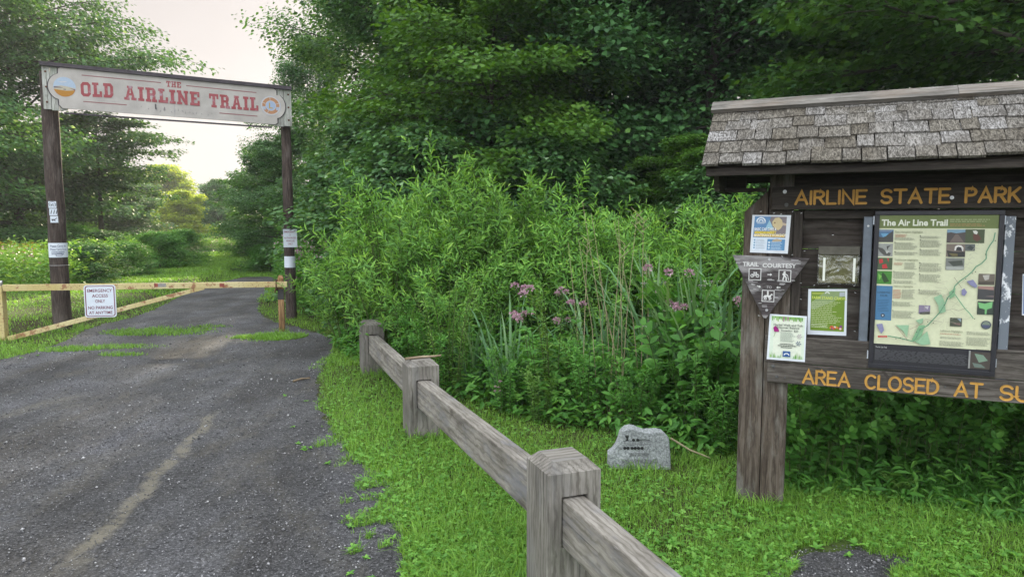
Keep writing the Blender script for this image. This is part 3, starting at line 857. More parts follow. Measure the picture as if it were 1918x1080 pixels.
# rosettes of broad weeds along the ragged edge
P = scatter(5200, 2.3, 9, 1.6, .8, .5); d = np.minimum(sdf(TRAIL, P), sdf(PATCH, P)); k = (d > -.32) & (d < .55) & (rng.random(len(P)) < np.where(d < 0, .16, .5)); P = P[k]
for rep_ in range(7):
    n = len(P); a = rep_*.9+rng.uniform(-.3, .3, n); sz = rng.uniform(.02, .05, n)*np.where(d[k] < 0, .7, 1)
    cb.add(T_OVATE, np.c_[P, np.full(n, .012)], np.c_[np.cos(a), np.sin(a), rng.uniform(.15, .9, n)], np.tile([0, 0, 1.], (n, 1)), sz, rng.random(n))
tag(link("clover", cb.mesh("clover"), M_CLOVER), kind='stuff', label="clover and low weeds mixed through the lawn")

# fallen bark strips and dry litter by the trail
# ------------------------------------------------------------------ timber guard fence
FE = Vector((-.345, .9386, 0)).normalized()             # along the fence, away from the viewer
FU = Vector((FE.y, -FE.x, 0))                           # to the right
S_ = .24
corners = [(Vector((.148, 2.75, 0)), (1029, 891)), (Vector((-.79, 5.21, 0)), (764, 688)), (Vector((-1.635, 7.5, 0)), (676.5, 610))]
posts = []
for c, (px, py) in corners:
    top = at(px, py, c.y).z
    posts.append((c + FU*S_/2 + FE*S_/2, top))
posts.insert(0, (posts[0][0] - FE*2.62, posts[0][1]))
slot_top = {1: at(1058, 931, 2.77).z, 2: at(782, 712.5, 5.22).z, 3: at(690, 627, 7.5).z}
slot_top[0] = slot_top[1]
fence = thing("guard_fence", posts[1][0].to_tuple(), "low weathered timber guard fence of thick square posts and single rails on the grass", "fence")
RH, RW = .205, .105
def fmat(c, z): 
    m = Matrix((FU, FE, Vector((0, 0, 1)))).transposed().to_4x4(); m.translation = Vector((c.x, c.y, z)); return m
for i, (c, top) in enumerate(posts):
    b = MB(); st = slot_top[i]; sb = st - RH - .012; g = .008
    off = (7.3*i, 3.1*i+1, 5.7*i)
    def bx(x0, x1, y0, y1, z0, z1):
        # shared grain origin, so the timber reads as one piece round its mortice
        o = Vector(off) + Vector(((z0+z1)/2, (x0+x1)/2, (y0+y1)/2))
        M = fmat(c, 0) @ Matrix.Translation(((x0+x1)/2, (y0+y1)/2, (z0+z1)/2))
        b.box((x1-x0, y1-y0, z1-z0), M, 2, o)
    h = S_/2; hw = RW/2+.006
    zt = top - .0
    bx(-h, h, -h, h, -.3, sb); bx(-h, -hw, -h, h, sb, st); bx(hw, h, -h, h, sb, st); bx(-h, h, -h, h, st, zt)
    # chamfered top
    ins, up = .042, .040
    M = fmat(c, zt); n0 = [(-h, -h), (h, -h), (h, h), (-h, h)]; n1 = [(x*(h-ins)/h, y*(h-ins)/h) for x, y in n0]
    vs = [Vector((x, y, 0)) for x, y in n0] + [Vector((x, y, up)) for x, y in n1]
    gc = [Vector((zt+v.z, v.x, v.y))+Vector(off) for v in vs[:4]] + [Vector((zt+v.z, v.x, v.y))+Vector(off) for v in vs[4:]]
    b._add([M @ v for v in vs], [(0, 1, 5, 4), (1, 2, 6, 5), (2, 3, 7, 6), (3, 0, 4, 7)], gc)
    tv = [Vector((x*.999, y*.999, up)) for x, y in n1]
    b._add([M @ v for v in tv], [(0, 1, 2, 3)], [Vector((v.x*.5, v.y*1.0, v.z))*1.0 + Vector(off) for v in tv])
    b.build("post", M_FENCE, fence)
for i in range(3):
    (a, _), (c, _) = posts[i], posts[i+1]
    za = slot_top[i]-.011-RH/2; zb = slot_top[i+1]-.011-RH/2
    p = Vector((a.x, a.y, za)) ; q = Vector((c.x, c.y, zb)); d = (q-p); L = d.length; d.normalize()
    p = p + d*.006; L -= .012
    side = Vector((d.y, -d.x, 0)).normalized(); upv = side.cross(d)
    M = Matrix((d, -side, upv)).transposed().to_4x4(); M.translation = p + d*L/2
    b = MB(); b.box((L, RW, RH), M, 0); b.build("rail", M_RAIL, fence, bevel=.007)

# twig lying on the middle post, sticks on the ground
c2, t2 = posts[2]
b = MB(); z = t2 + .040 + .010
a1 = at(759, 680, 5.30); a2 = at(826, 672, 5.44); a1.z = a2.z = z
b.tube([a1, a1.lerp(a2, .4)+Vector((0, .006, .002)), a1.lerp(a2, .75)+Vector((0, -.004, 0)), a2], [.011, .0105, .0095, .009], 7)
tag(b.build("twig", M_TWIG), "short brown twig lying across the top of the second fence post", "twig")
b = MB(); g1 = Vector(gp(549, 717)); g2 = Vector(gp(581, 711)); b.tube([g1+Vector((0, 0, .02)), g1.lerp(g2, .5)+Vector((0, 0, .03)), g2+Vector((0, 0, .018))], [.012, .011, .006], 6)
b.tube([g1.lerp(g2, .5)+Vector((0, 0, .02)), g1.lerp(g2, .7)+Vector((.02, .12, .02))], [.007, .003], 5)
tag(b.build("stick", M_TWIG), "dark broken stick lying on the gravel near the grass edge", "stick")
b = MB(); b.tube([at(1256, 820, 4.75), at(1292, 842, 4.72), at(1330, 857, 4.66)], [.008, .007, .005], 6)
tag(b.build("stick", M_DRY), "pale dry stalk leaning from the plants beside the engraved stone", "stick")

# ------------------------------------------------------------------ arch over the trail
PL = at(117, 600, 10.8); PR = at(546, 597, 12.12)
arch = thing("trail_arch", (PL.x, PL.y, 0), "tall wooden arch of two round poles carrying a white painted name board across the trail", "arch")
AS = Plane(at(76, 160, 10.62), at(546, 200, 11.95) - at(76, 160, 10.62))
AS.o = Vector((AS.o.x, AS.o.y, 0))
def s1(X, Y): return AS.uv(60+X/7.377, 100+Y/7.377)          # measured on the left half of the board
def s2(X, Y): return AS.uv(320+X/7.377, 130+Y/7.377)         # measured on the right half
for (p, gz, r0, r1, top) in ((PL, gh(PL.x, PL.y), .132, .112, 3.95), (PR, 0, .094, .078, 3.9)):
    b = MB(); n = 9
    rr = random.Random(int(p.x*10))
    b.tube([(p.x+rr.uniform(-.008, .008), p.y, gz-.2+(top-gz+.2)*i/(n-1)) for i in range(n)], [r0+(r1-r0)*i/(n-1) for i in range(n)], 18)
    b.build("pole", M_POLE, arch)
Lu, Lv = AS.uv(77, 120); Ru, Rv = AS.uv(545, 167); Lb = AS.uv(79, 204)[1]; Rb = AS.uv(545, 237)[1]
def slab(pl, pts, c0, c1, name, m, parent, bevel=0.0, grain=0):
    b = MB(); a = sum(pts[i][0]*pts[(i+1) % len(pts)][1]-pts[(i+1) % len(pts)][0]*pts[i][1] for i in range(len(pts)))
    if a < 0: pts = pts[::-1]
    b.prism(pts, c1-c0, pl.mat(0, 0, c0), grain); return b.build(name, m, parent, bevel)
# backing boards at the two ends (three vertical boards each)
uL2, uR2 = AS.uv(118, 160)[0]+.05, AS.uv(508, 200)[0]-.05
def lin(u, a, c): return a + (c-a)*(u-Lu)/(Ru-Lu)
for (ua, ub) in ((Lu, uL2), (uR2, Ru)):
    b = MB(); k = 3
    for i in range(k):
        x0 = ua+(ub-ua)*i/k+.003; x1 = ua+(ub-ua)*(i+1)/k-.003
        dz = .012*(i % 2)
        pts = [(x0, lin(x0, Lb, Rb)-.0-dz), (x1, lin(x1, Lb, Rb)-dz), (x1, lin(x1, Lv, Rv)), (x0, lin(x0, Lv, Rv))]
        b.prism(pts, .035, AS.mat(0, 0, -.02), 1)
    o = b.build("end_board", M_SIGNEND, arch)
    b = MB()
    for q in (.16, .5, .84):
        u = ua+.05 if ua == Lu else ub-.05
        v = lin(u, Lb, Rb)*(1-q)+lin(u, Lv, Rv)*q
        b = MB(); b.tube([AS.P(u, v, .014), AS.P(u, v, .022)], [.016, .014], 8); b.build("bolt", M_RUST, o)
# the shaped face board
def arcpx(cu, cv, r, a0, a1, n=14): return [(cu+r*math.cos(R(a0+(a1-a0)*i/n)), cv+r*math.sin(R(a0+(a1-a0)*i/n))) for i in range(n+1)]
e0 = AS.uv(122, 164); rL = abs(AS.uv(91, 161)[0]-e0[0])
e1 = AS.uv(507, 199); rR = abs(AS.uv(534, 200)[0]-e1[0])
T0 = s1(415, 190); B0 = s1(432, 765); T1 = s2(1418, 268); B1 = s2(1440, 765)
n0a, n0b = s1(368, 215), s1(366, 285); n0c, n0d = s1(378, 640), s1(385, 715)
n1a, n1b = s2(1455, 305), s2(1458, 365); n1c, n1d = s2(1468, 680), s2(1472, 745)
outline = [T0, n0a, n0b] + arcpx(e0[0], e0[1], rL, 128, 232) + [n0c, n0d, B0, B1, n1d, n1c] + arcpx(e1[0], e1[1], rR, -52, 52) + [n1b, n1a, T1]
face = slab(AS, outline, .018, .040, "name_board", M_SIGNWHITE, arch)
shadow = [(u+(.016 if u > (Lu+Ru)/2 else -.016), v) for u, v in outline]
slab(AS, shadow, .0165, .030, "board_shadow", M_SIGNCAP, arch)  # dark sheet behind the board stands in for its cast shadow
# flashing along the top and a thin batten below
b = MB()
for (ua, va, ub, vb, th, c0, c1) in ((Lu-.01, Lv+.03, Ru+.01, Rv+.03, .055, -.05, .075), (uL2-.05, lin(uL2, Lb, Rb)-.03, uR2+.05, lin(uR2, Lb, Rb)-.03, .022, -.01, .035)):
    b.prism([(ua, va-th), (ub, vb-th), (ub, vb), (ua, va)], c1-c0, AS.mat(0, 0, c0))
b.build("flashing", M_SIGNCAP, arch)

SLAB = {}
def _glyphs():
    o = [(1.3, 0), (4.3, 0), (5.6, 1.3), (5.6, 5.7), (4.3, 7), (1.3, 7), (0, 5.7), (0, 1.3)]
    i_ = [(2.0, 1.5), (3.6, 1.5), (3.9, 1.8), (3.9, 5.2), (3.6, 5.5), (2.0, 5.5), (1.7, 5.2), (1.7, 1.8)]
    SLAB['O'] = (5.6, [[o[k], o[(k+1) % 8], i_[(k+1) % 8], i_[k]] for k in range(8)])
    r = lambda a, b, c, d: [(a, b), (c, b), (c, d), (a, d)]
    SLAB['L'] = (5.4, [r(.8, 1.4, 2.6, 5.8), r(0, 5.8, 3.6, 7), r(0, 0, 5.4, 1.4), r(4.1, 1.4, 5.4, 2.9)])
    o = [(0, 0), (4.2, 0), (5.6, 1.4), (5.6, 5.6), (4.2, 7), (0, 7)]
    SLAB['D'] = (5.6, [r(.7, 1.4, 2.5, 5.6), r(0, 0, 3.6, 1.4), r(0, 5.6, 3.6, 7), [(3.6, 0), (4.3, 0), (5.6, 1.4), (3.9, 1.8), (3.6, 1.4)], r(3.9, 1.8, 5.6, 5.2)[:1]+[(5.6, 1.4), (5.6, 5.6), (3.9, 5.2)], [(3.6, 5.6), (3.9, 5.2), (5.6, 5.6), (4.3, 7), (3.6, 7)]])
    SLAB['A'] = (6.8, [[(1.0, 1.3), (2.6, 1.3), (3.5, 5.8), (2.3, 5.8)], [(4.2, 1.3), (5.8, 1.3), (4.5, 5.8), (3.5, 5.8)], r(1.8, 5.8, 4.9, 7), r(2.75, 2.3, 4.05, 3.4), r(0, 0, 2.9, 1.3), r(3.9, 0, 6.8, 1.3)])
    SLAB['I'] = (3.4, [r(.8, 1.3, 2.6, 5.7), r(0, 0, 3.4, 1.3), r(0, 5.7, 3.4, 7)])
    SLAB['R'] = (6.2, [r(.7, 1.3, 2.4, 5.8), r(0, 0, 3.0, 1.3), r(0, 5.8, 4.4, 7), [(4.4, 5.8), (5.6, 5.8), (4.4, 7)], r(3.8, 4.2, 5.6, 5.8), r(2.4, 3.0, 5.0, 4.2), [(5.0, 3.2), (5.6, 4.2), (5.0, 4.2)], r(3.7, 1.3, 5.4, 3.0), r(3.4, 0, 6.2, 1.3)])
    SLAB['N'] = (6.6, [r(.7, 1.2, 2.1, 5.8), r(0, 0, 2.9, 1.2), r(0, 5.8, 2.6, 7), r(4.6, 1.6, 6.0, 5.8), r(4.0, 5.8, 6.6, 7), [(2.1, 5.8), (2.1, 3.6), (4.6, 0), (6.0, 0), (6.0, 1.6), (4.6, 1.6)], [(2.1, 5.8), (4.6, 1.6), (4.6, 2.6), (2.6, 5.8)]])
    SLAB['E'] = (5.6, [r(.7, 1.3, 2.4, 5.7), r(0, 0, 5.6, 1.3), r(0, 5.7, 5.6, 7), r(2.4, 3.0, 3.9, 4.1), r(4.4, 1.3, 5.6, 2.6), r(4.4, 4.4, 5.6, 5.7)])
    SLAB['T'] = (5.8, [r(2.0, 1.3, 3.8, 5.7), r(0, 5.7, 5.8, 7), r(0, 4.4, 1.2, 5.7), r(4.6, 4.4, 5.8, 5.7), r(1.2, 0, 4.6, 1.3)])
    SLAB['H'] = (6.4, [r(.7, 1.2, 2.3, 5.8), r(4.1, 1.2, 5.7, 5.8), r(0, 0, 2.9, 1.2), r(3.5, 0, 6.4, 1.2), r(0, 5.8, 2.9, 7), r(3.5, 5.8, 6.4, 7), r(2.3, 2.9, 4.1, 4.1)])
_glyphs()
def slabword(g, word, a, bq, va, vb, h, gap=.9):
    nat = sum(SLAB[c][0] for c in word)+gap*(len(word)-1); k = (bq-a)/nat; x = 0
    for ch in word:
        wd, polys = SLAB[ch]
        for p in polys:
            pts = [(a+(x+q[0])*k, va+(vb-va)*((x+q[0])/nat)+q[1]/7*h) for q in p]
            g.poly(pts, (1, 1, 1))
        x += wd+gap
def word(wd, l, r_, h):
    g = G(AS, .0405, .00025); slabword(g, wd, l[0], r_[0], l[1], r_[1], h); g.build("lettering", M_RED, face)
hh = s1(700, 400)[1]-s1(705, 600)[1]
word("OLD", AS.uv(153, 181.5), AS.uv(213.5, 184.5), hh)
word("AIRLINE", AS.uv(233.5, 187.5), AS.uv(374.5, 199.5), hh)
word("TRAIL", AS.uv(392.5, 201.5), AS.uv(484, 209), hh)
word("THE", AS.uv(312, 163.5), AS.uv(339.5, 166), hh*.42)
g = G(AS, .0405, .00025)
for a, c in (((154, 142), (302, 156)), ((349, 161.5), (480, 174.5)), ((157, 191), (238, 197.5)), ((411, 212.5), (482, 218.5))):
    g.line(AS.uv(*a), AS.uv(*c), .014, (.20, .08, .085))
# painted landscape medallion
u, v = e0; r = AS.uv(143, 166)[0]-u
g.circ(u, v, r, (0.294, 0.364, 0.462)); g.circ(u, v, r*.99, (0.315, 0.147, 0.021), a0=R(195), a1=R(345))
g.poly([(u-r*.96, v-.26*r), (u-.9*r, v+.02*r), (u-.3*r, v+.13*r), (u+.3*r, v+.05*r), (u+.95*r, v-.1*r), (u+.96*r, v-.28*r), (u+.2*r, v-.38*r), (u-.3*r, v-.34*r)], (0.350, 0.322, 0.252))
g.poly([(u-.95*r, v+.0*r), (u-.4*r, v-.02*r), (u-.1*r, v-.1*r), (u-.5*r, v-.1*r), (u-.95*r, v-.14*r)], (0.070, 0.063, 0.112))
g.poly([(u+.35*r, v-.08*r), (u+.96*r, v-.2*r), (u+.9*r, v-.32*r), (u+.7*r, v-.2*r)], (0.126, 0.056, 0.112))
g.rect(u-.1*r, v-.28*r, u+.12*r, v-.2*r, (0.084, 0.070, 0.098))
g.poly([(u-.6*r, v+.5*r), (u+.1*r, v+.6*r), (u+.3*r, v+.5*r), (u-.2*r, v+.42*r)], (0.392, 0.406, 0.434))
# club roundel with a letter L
u, v = e1; r = AS.uv(526, 201)[0]-u
g.circ(u, v, r, (0.280, 0.294, 0.364)); g.circ(u, v, r*.96, (0.392, 0.385, 0.385))
g.circ(u, v, r*.84, (0.322, 0.161, 0.084))
for a in (20, 95, 160, 270-25): g.line((u+.55*r*math.cos(R(a)), v+.55*r*math.sin(R(a))), (u+.83*r*math.cos(R(a)), v+.83*r*math.sin(R(a))), .05*r, (0.385, 0.371, 0.364))
g.poly([(u-.86*r, v-.1*r), (u-.52*r, v-.1*r), (u-.50*r, v-.42*r), (u-.72*r, v-.45*r)], (0.294, 0.329, 0.406)); g.poly([(u+.86*r, v-.1*r), (u+.52*r, v-.1*r), (u+.50*r, v-.42*r), (u+.72*r, v-.45*r)], (0.294, 0.329, 0.406))
g.circ(u, v, r*.52, (0.392, 0.385, 0.392)); g.circ(u, v, r*.47, (0.252, 0.315, 0.434)); 
g.text("L", u, v-.27*r, .56*r, (0.322, 0.224, 0.042), align='c', bold=.02)
# traces of an older word, seam
rr = random.Random(4)
for i in range(20):
    px = 266+i*6.9; py = 202+(px-266)*.088
    q = AS.uv(px+rr.uniform(-1, 1), py+rr.uniform(-3, 3)); t = rr.uniform(-.4, .4)
    if rr.random() < .72: g.line(q, (q[0]+.03*t, q[1]-rr.uniform(.015, .04)), .007, (.20, .19, .20))
q = AS.uv(292, 200); g.rect(q[0]-.008, q[1]-.045, q[0]+.010, q[1]+.035, (.06, .055, .06))
q = AS.uv(309, 204); g.rect(q[0]-.003, q[1]-.035, q[0]+.005, q[1]+.02, (.10, .09, .10))
g.line(AS.uv(327, 196), AS.uv(327.5, 219), .006, (.30, .29, .29))
g.build("painted_emblem", M_PAINT, face)

# notices on the poles
def plate_on(pl, a, c, cc, th, name, m, label, cat, group=None, bevel=.0):
    """flat plate between two opposite corners (u,v)"""
    (u0, v0), (u1, v1) = a, c
    b = MB(); b.box((abs(u1-u0), abs(v1-v0), th), pl.mat((u0+u1)/2, (v0+v1)/2, cc+th/2))
    o = b.build(name, m, None, bevel)
    return tag(o, label, cat, group)
PPL = Plane((PL.x, PL.y, 0), (1, .12)); dpl = .126
def face_plane(p, r): 
    d = Vector((-p.x, -p.y, 0)).normalized(); n = d
    return Plane((p.x+n.x*r, p.y+n.y*r, 0), (-n.y, n.x))
FPL = face_plane(PL, .131); FPR = face_plane(PR, .098)
for k, (name, lab) in enumerate((("top", "small white cycling pictogram plate, topmost of the three on the left arch pole"),
                                 ("mid", "small white pictogram plate in the middle of the three on the left arch pole"),
                                 ("low", "small white vehicle pictogram plate, lowest of the three on the left arch pole"))):
    px = 98+1.8*k; py = 383.5+13.7*k
    a = FPL.uv(px-7, py+6.4); c = FPL.uv(px+7, py-6.4)
    o = plate_on(FPL, a, c, .0, .004, "pictogram_plate", M_PLATE, lab, "sign", "pictogram plates on the arch pole")
    g = G(FPL, .0045); u, v = FPL.uv(px, py); s = .04; K_ = (.05, .055, .07)
    g.line((u-s*1.2, v-s*1.25), (u+s*1.2, v-s*1.25), .004, K_)
    if k == 0:
        g.ring(u-.5*s, v-.2*s, .5*s, .007, K_, 12); g.ring(u+.6*s, v-.2*s, .5*s, .007, K_, 12); g.line((u-.5*s, v-.2*s), (u+.3*s, v+.5*s), .008, K_); g.ring(u, v, 1.2*s, .006, K_, 18, 0, 3.1)
    elif k == 1:
        for w_ in (-.8, .1, .9): g.line((u+w_*s, v-.7*s), (u+(w_+.25)*s, v+.5*s), .012, K_); g.circ(u+(w_+.3)*s, v+.7*s, .007, K_, 8)
    else:
        g.rect(u-.9*s, v-.3*s, u+.3*s, v+.15*s, K_); g.line((u+.2*s, v), (u+.9*s, v+.6*s), .010, K_); g.circ(u-.5*s, v-.45*s, .009, K_, 8); g.circ(u+.2*s, v-.45*s, .009, K_, 8)
    g.build("pictogram", M_INK, o, loc=(0, 0, 0))
# wrapped notices
def wrapped(p, r, z0, z1, half, name, m, label, cat):
    d = Vector((-p.x, -p.y, 0)).normalized(); a0 = math.atan2(d.y, d.x)
    b = MB(); n = 12
    vs = []; fs = []
    for i in range(n+1):
        th = a0 - half + 2*half*i/n
        for rr_, z in ((r, z0), (r, z1), (r-.004, z1), (r-.004, z0)):
            vs.append((p.x+rr_*math.cos(th), p.y+rr_*math.sin(th), z))
    for i in range(n):
        for k in range(4): fs.append((4*i+k, 4*(i+1)+k, 4*(i+1)+(k+1) % 4, 4*i+(k+1) % 4))
    fs += [(3, 2, 1, 0), (4*n, 4*n+1, 4*n+2, 4*n+3)]
    b._add(vs, fs)
    return tag(b.build(name, m), label, cat)
zt, zb = FPL.uv(109, 455)[1], FPL.uv(109, 482)[1]
o = wrapped(PL, .1335, zb, zt, 1.25, "notice_sheet", M_PLATE, "white carry out notice wrapped round the left arch pole", "notice")
g = G(FPL, .0075, .0002); u, v = 0, (zt+zb)/2; K_ = (.07, .09, .15)
g.text("Please Carry In", u, zt-.062, .034, K_, .20, 'c', .01); g.text("Please Carry Out", u, zt-.112, .032, K_, .205, 'c', .01)
g.para(-.09, zt-.125, .09, zt-.18, 2, K_, 3); g.rect(-.035, zb+.022, .045, zb+.028, K_); g.rect(-.025, zb+.06, .05, zb+.066, K_); g.rect(-.035, zb+.022, -.028, zb+.05, K_); g.rect(.044, zb+.028, .05, zb+.064, K_)
g.build("notice_print", M_INK, o, loc=(0, 0, 0))
b = MB(); zc = FPL.uv(110, 497)[1]
b.tube([(PL.x+.134*math.cos(t*.35), PL.y+.134*math.sin(t*.35), zc) for t in range(19)], .003, 5, False)
tag(b.build("wire_loop", M_BOLT), "thin wire tied round the left arch pole below the notice", "wire")
a = FPR.uv(531, 463); c = FPR.uv(556, 429)
o = plate_on(FPR, a, c, .004, .004, "pole_sign", M_PLATE, "white sign with red words on the right arch pole", "sign", bevel=.0)
g = G(FPR, .0085, .0002); u = (a[0]+c[0])/2; h = c[1]-a[1]; W = c[0]-a[0]; RD = (.22, .03, .055)
for i, (tx, wd) in enumerate((("EMERGENCY", .82), ("&", .07), ("AUTHORIZED", .86), ("VEHICLES", .62), ("ONLY", .36))):
    g.text(tx, u, c[1]-h*(.20+.165*i), h*.095, RD, W*wd, 'c', .012)
g.build("lettering", M_INK, o, loc=(0, 0, 0))
zt, zb = FPR.uv(543, 480)[1], FPR.uv(543, 501)[1]
o = wrapped(PR, .1, zb, zt, 1.15, "notice_sheet", M_PLATE, "blank faded white sheet wrapped round the right arch pole", "notice")

# ------------------------------------------------------------------ swing gate
G0 = Vector(gp(6, 637)); G1 = Vector(gp(524, 622))
GT = Plane((G0.x, G0.y, 0), G1-G0)
gate = thing("swing_gate", (G0.x, G0.y, 0), "chipped yellow steel swing gate with diagonal brace across the trail", "gate")
zb0, zb1 = GT.uv(5, 533)[1], GT.uv(5, 545)[1]; e_u, e_v = GT.uv(538, 527); e_v2 = GT.uv(538, 537)[1]
b = MB(); b.box((.125, zb0+.25, .125), GT.mat(-.02, (zb0-.25)/2-.02, -.02), 1); b.build("hinge_post", M_YELLOW, gate, .006)
b = MB(); b.prism([(.046, zb1), (e_u, e_v2), (e_u, e_v), (.046, zb0)], .06, GT.mat(0, 0, -.03)); b.build("top_bar", M_YELLOW, gate, .004)
A = GT.uv(16, 634); Bq = GT.uv(382, 537.5)
d = Vector((Bq[0]-A[0], Bq[1]-A[1])).normalized(); nn = Vector((-d.y, d.x))*.036
pts = [(A[0]-nn.x, A[1]-nn.y), (Bq[0]-nn.x, Bq[1]-nn.y), (Bq[0]+nn.x, Bq[1]+nn.y-.012), (A[0]+nn.x, A[1]+nn.y)]
b = MB(); b.prism(pts, .05, GT.mat(0, 0, -.026)); b.build("brace", M_YELLOW, gate, .004)
M_TAPE = plain("worn_red_tape", (.20, .05, .035), .6, 0, .3, .5, 30); M_BARE = plain("bare_grey_primer", (.22, .21, .20), .6, 0, .3, .3, 30)
for pxa, pxb, m_ in ((290, 297, M_TAPE), (297, 312, M_BARE), (412, 421, M_TAPE)):
    u0, v0 = GT.uv(pxa, 537); u1, v1 = GT.uv(pxb, 530); b = MB(); b.box((u1-u0, v1-v0, .002), GT.mat((u0+u1)/2, (v0+v1)/2, .0315)); b.build("reflector_tape", m_, gate)
b = MB(); b.tube([GT.P(-.02, zb0-.02, -.02), GT.P(-.02, zb0+.02, -.02)], [.05, .05], 10); b.tube([GT.P(-.07, zb0+.035, -.02), GT.P(.03, zb0+.035, -.02)], .022, 8)
b.build("hinge_cap", M_BOLT, gate)
lu, lv = GT.uv(524, 516); 
lp = GT.P(lu, 0, -.085)
lt = at(524, 516, lp.y).z
lz = .045
b = MB(); b.box((.085, .075, lt+.25-.04), Matrix.Translation((lp.x, lp.y, (lt-.04-.25)/2)) @ Matrix.Rotation(math.atan2(GT.u.y, GT.u.x), 4, 'Z'), 2)
M = Matrix.Translation((lp.x, lp.y, lt-.04)) @ Matrix.Rotation(math.atan2(GT.u.y, GT.u.x), 4, 'Z')
vs = [Vector((x*.042, y*.037, 0)) for x, y in ((-1, -1), (1, -1), (1, 1), (-1, 1))] + [Vector((x*.026, y*.022, .045)) for x, y in ((-1, -1), (1, -1), (1, 1), (-1, 1))]
b._add([M @ v for v in vs], [(0, 1, 5, 4), (1, 2, 6, 5), (2, 3, 7, 6), (3, 0, 4, 7), (4, 5, 6, 7)])
latch = thing("latch_post", (lp.x, lp.y, 0), "short orange brown wooden latch post at the free end of the gate", "post")
b.build("timber", M_LATCH, latch)
b = MB(); u0 = lu-.045; v0 = e_v
b.tube([GT.P(u0, v0+.02, -.06), GT.P(u0-.005, v0+.015, .036), GT.P(u0-.01, v0-.10, .040), GT.P(u0+.0, v0-.13, -.02), GT.P(u0, v0-.08, -.08)], .009, 6)
b.tube([GT.P(u0-.01, v0-.10, .040), GT.P(u0-.03, v0-.16, .02)], .012, 6)
b.build("chain", M_RUST, latch)
b = MB(); b.box((.088, .16, .003), GT.mat(lu, v0-.20, -.044)); b.build("reflector", plain("dark_tape", (.03, .028, .028), .5), latch)

a = GT.uv(161.5, 594); c = GT.uv(217.5, 532.5)
W, H_ = c[0]-a[0], c[1]-a[1]; u0, v0 = (a[0]+c[0])/2, (a[1]+c[1])/2
def rrect(w_, h_, r, n=5):
    o = []
    for cx, cy, a0 in ((w_/2-r, h_/2-r, 0), (-w_/2+r, h_/2-r, 90), (-w_/2+r, -h_/2+r, 180), (w_/2-r, -h_/2+r, 270)):
        o += [(cx+r*math.cos(R(a0+90*i/n)), cy+r*math.sin(R(a0+90*i/n))) for i in range(n+1)]
    return o
b = MB(); b.prism([(u0+x, v0+y) for x, y in rrect(W, H_, .04)], .004, GT.mat(0, 0, .034))
es = tag(b.build("access_sign", M_PLATE), "white emergency access only sign with maroon border on the yellow gate", "sign")
g = G(GT, .0385, .00025); RD = (.15, .025, .05)
o1 = [(u0+x, v0+y) for x, y in rrect(W*.93, H_*.94, .034)]; o2 = [(u0+x, v0+y) for x, y in rrect(W*.87, H_*.895, .027)]
for i in range(len(o1)):
    g.k = 1; j = (i+1) % len(o1); g.poly([o1[i], o1[j], o2[j], o2[i]], RD)
for tx, fy, wd in (("EMERGENCY", .175, .78), ("ACCESS", .335, .50), ("ONLY", .50, .31), ("NO PARKING", .70, .77), ("AT ANYTIME", .855, .74)):
    g.text(tx, u0, c[1]-H_*(fy+.045), H_*.095, RD, W*wd, 'c', .012)
g.build("lettering", M_INK, es, loc=(0, 0, 0))

# ------------------------------------------------------------------ engraved stone
SP = Plane((0, 0, 0), (1, -.06)); q = gp(1200, 878); SP.o = Vector((q[0], q[1], 0))
def z7(X, Y): return SP.uv(1130+X/10.8, 790+Y/10.8)
pts = [z7(*p) for p in ((90, 680), (170, 620), (240, 520), (300, 400), (345, 250), (380, 175), (460, 145), (550, 130), (640, 145), (740, 185), (850, 205), (960, 212), (1060, 208), (1150, 200), (1230, 215), (1290, 270), (1330, 350), (1355, 520), (1375, 700), (1380, 900))]
pts = pts + [(pts[-1][0], -.06), (pts[0][0]+.03, -.06), (pts[0][0]+.0, .03)]
bm = bmesh.new()
stone_rng = random.Random(2)
cu = sum(p[0] for p in pts)/len(pts); cv = sum(p[1] for p in pts)/len(pts)
layers = []
for (dz, k) in ((-.13, .86), (-.10, .97), (-.02, 1.0), (.0, .965)):
    layers.append([bm.verts.new(SP.P(cu+(p[0]-cu)*k+stone_rng.uniform(-.004, .004), cv+(p[1]-cv)*k+stone_rng.uniform(-.004, .004), dz+(stone_rng.uniform(-.006, .006) if dz < -.01 else 0))) for p in pts])
n = len(pts)
for a, c in zip(layers[:-1], layers[1:]):
    for i in range(n): bm.faces.new((a[i], a[(i+1) % n], c[(i+1) % n], c[i]))
bm.faces.new(layers[-1]); bm.faces.new(layers[0][::-1])
bmesh.ops.recalc_face_normals(bm, faces=bm.faces[:])
me = bpy.data.meshes.new("engraved_stone"); bm.to_mesh(me); bm.free()
stone = tag(link("engraved_stone", me, M_STONE), "small grey granite stone engraved with a steam engine, standing in the grass", "engraved stone")
g = G(SP, .0008, .0001); K_ = (.012, .012, .014)
def zz(*ps): return [z7(*p) for p in ps]
g.poly(zz((435, 275), (525, 275), (500, 330), (500, 372), (462, 372), (468, 330)), K_); g.line(*zz((400, 377), (520, 377)), .004, K_); g.line(*zz((435, 262), (525, 262)), .003, (.08, .08, .085))
for X in (612, 697): 
    u, v = z7(X, 362); g.circ(u, v, .011, K_, 14, .010)
g.line(*zz((540, 382), (720, 382)), .003, K_); g.line(*zz((715, 358), (860, 352)), .006, K_); g.line(*zz((860, 352), (950, 368)), .004, K_); g.line(*zz((725, 388), (910, 392)), .003, (.06, .06, .065))
for X in (435, 500, 580, 645, 712, 783):
    u, v = z7(X, 525); g.circ(u, v, .011, K_, 12)
g.line(*zz((435, 530), (520, 530)), .008, K_)
for X in (430, 480, 540, 590, 640, 700, 760, 900): g.line(*zz((X, 400), (X+4, 450)), .002, (.10, .10, .105))
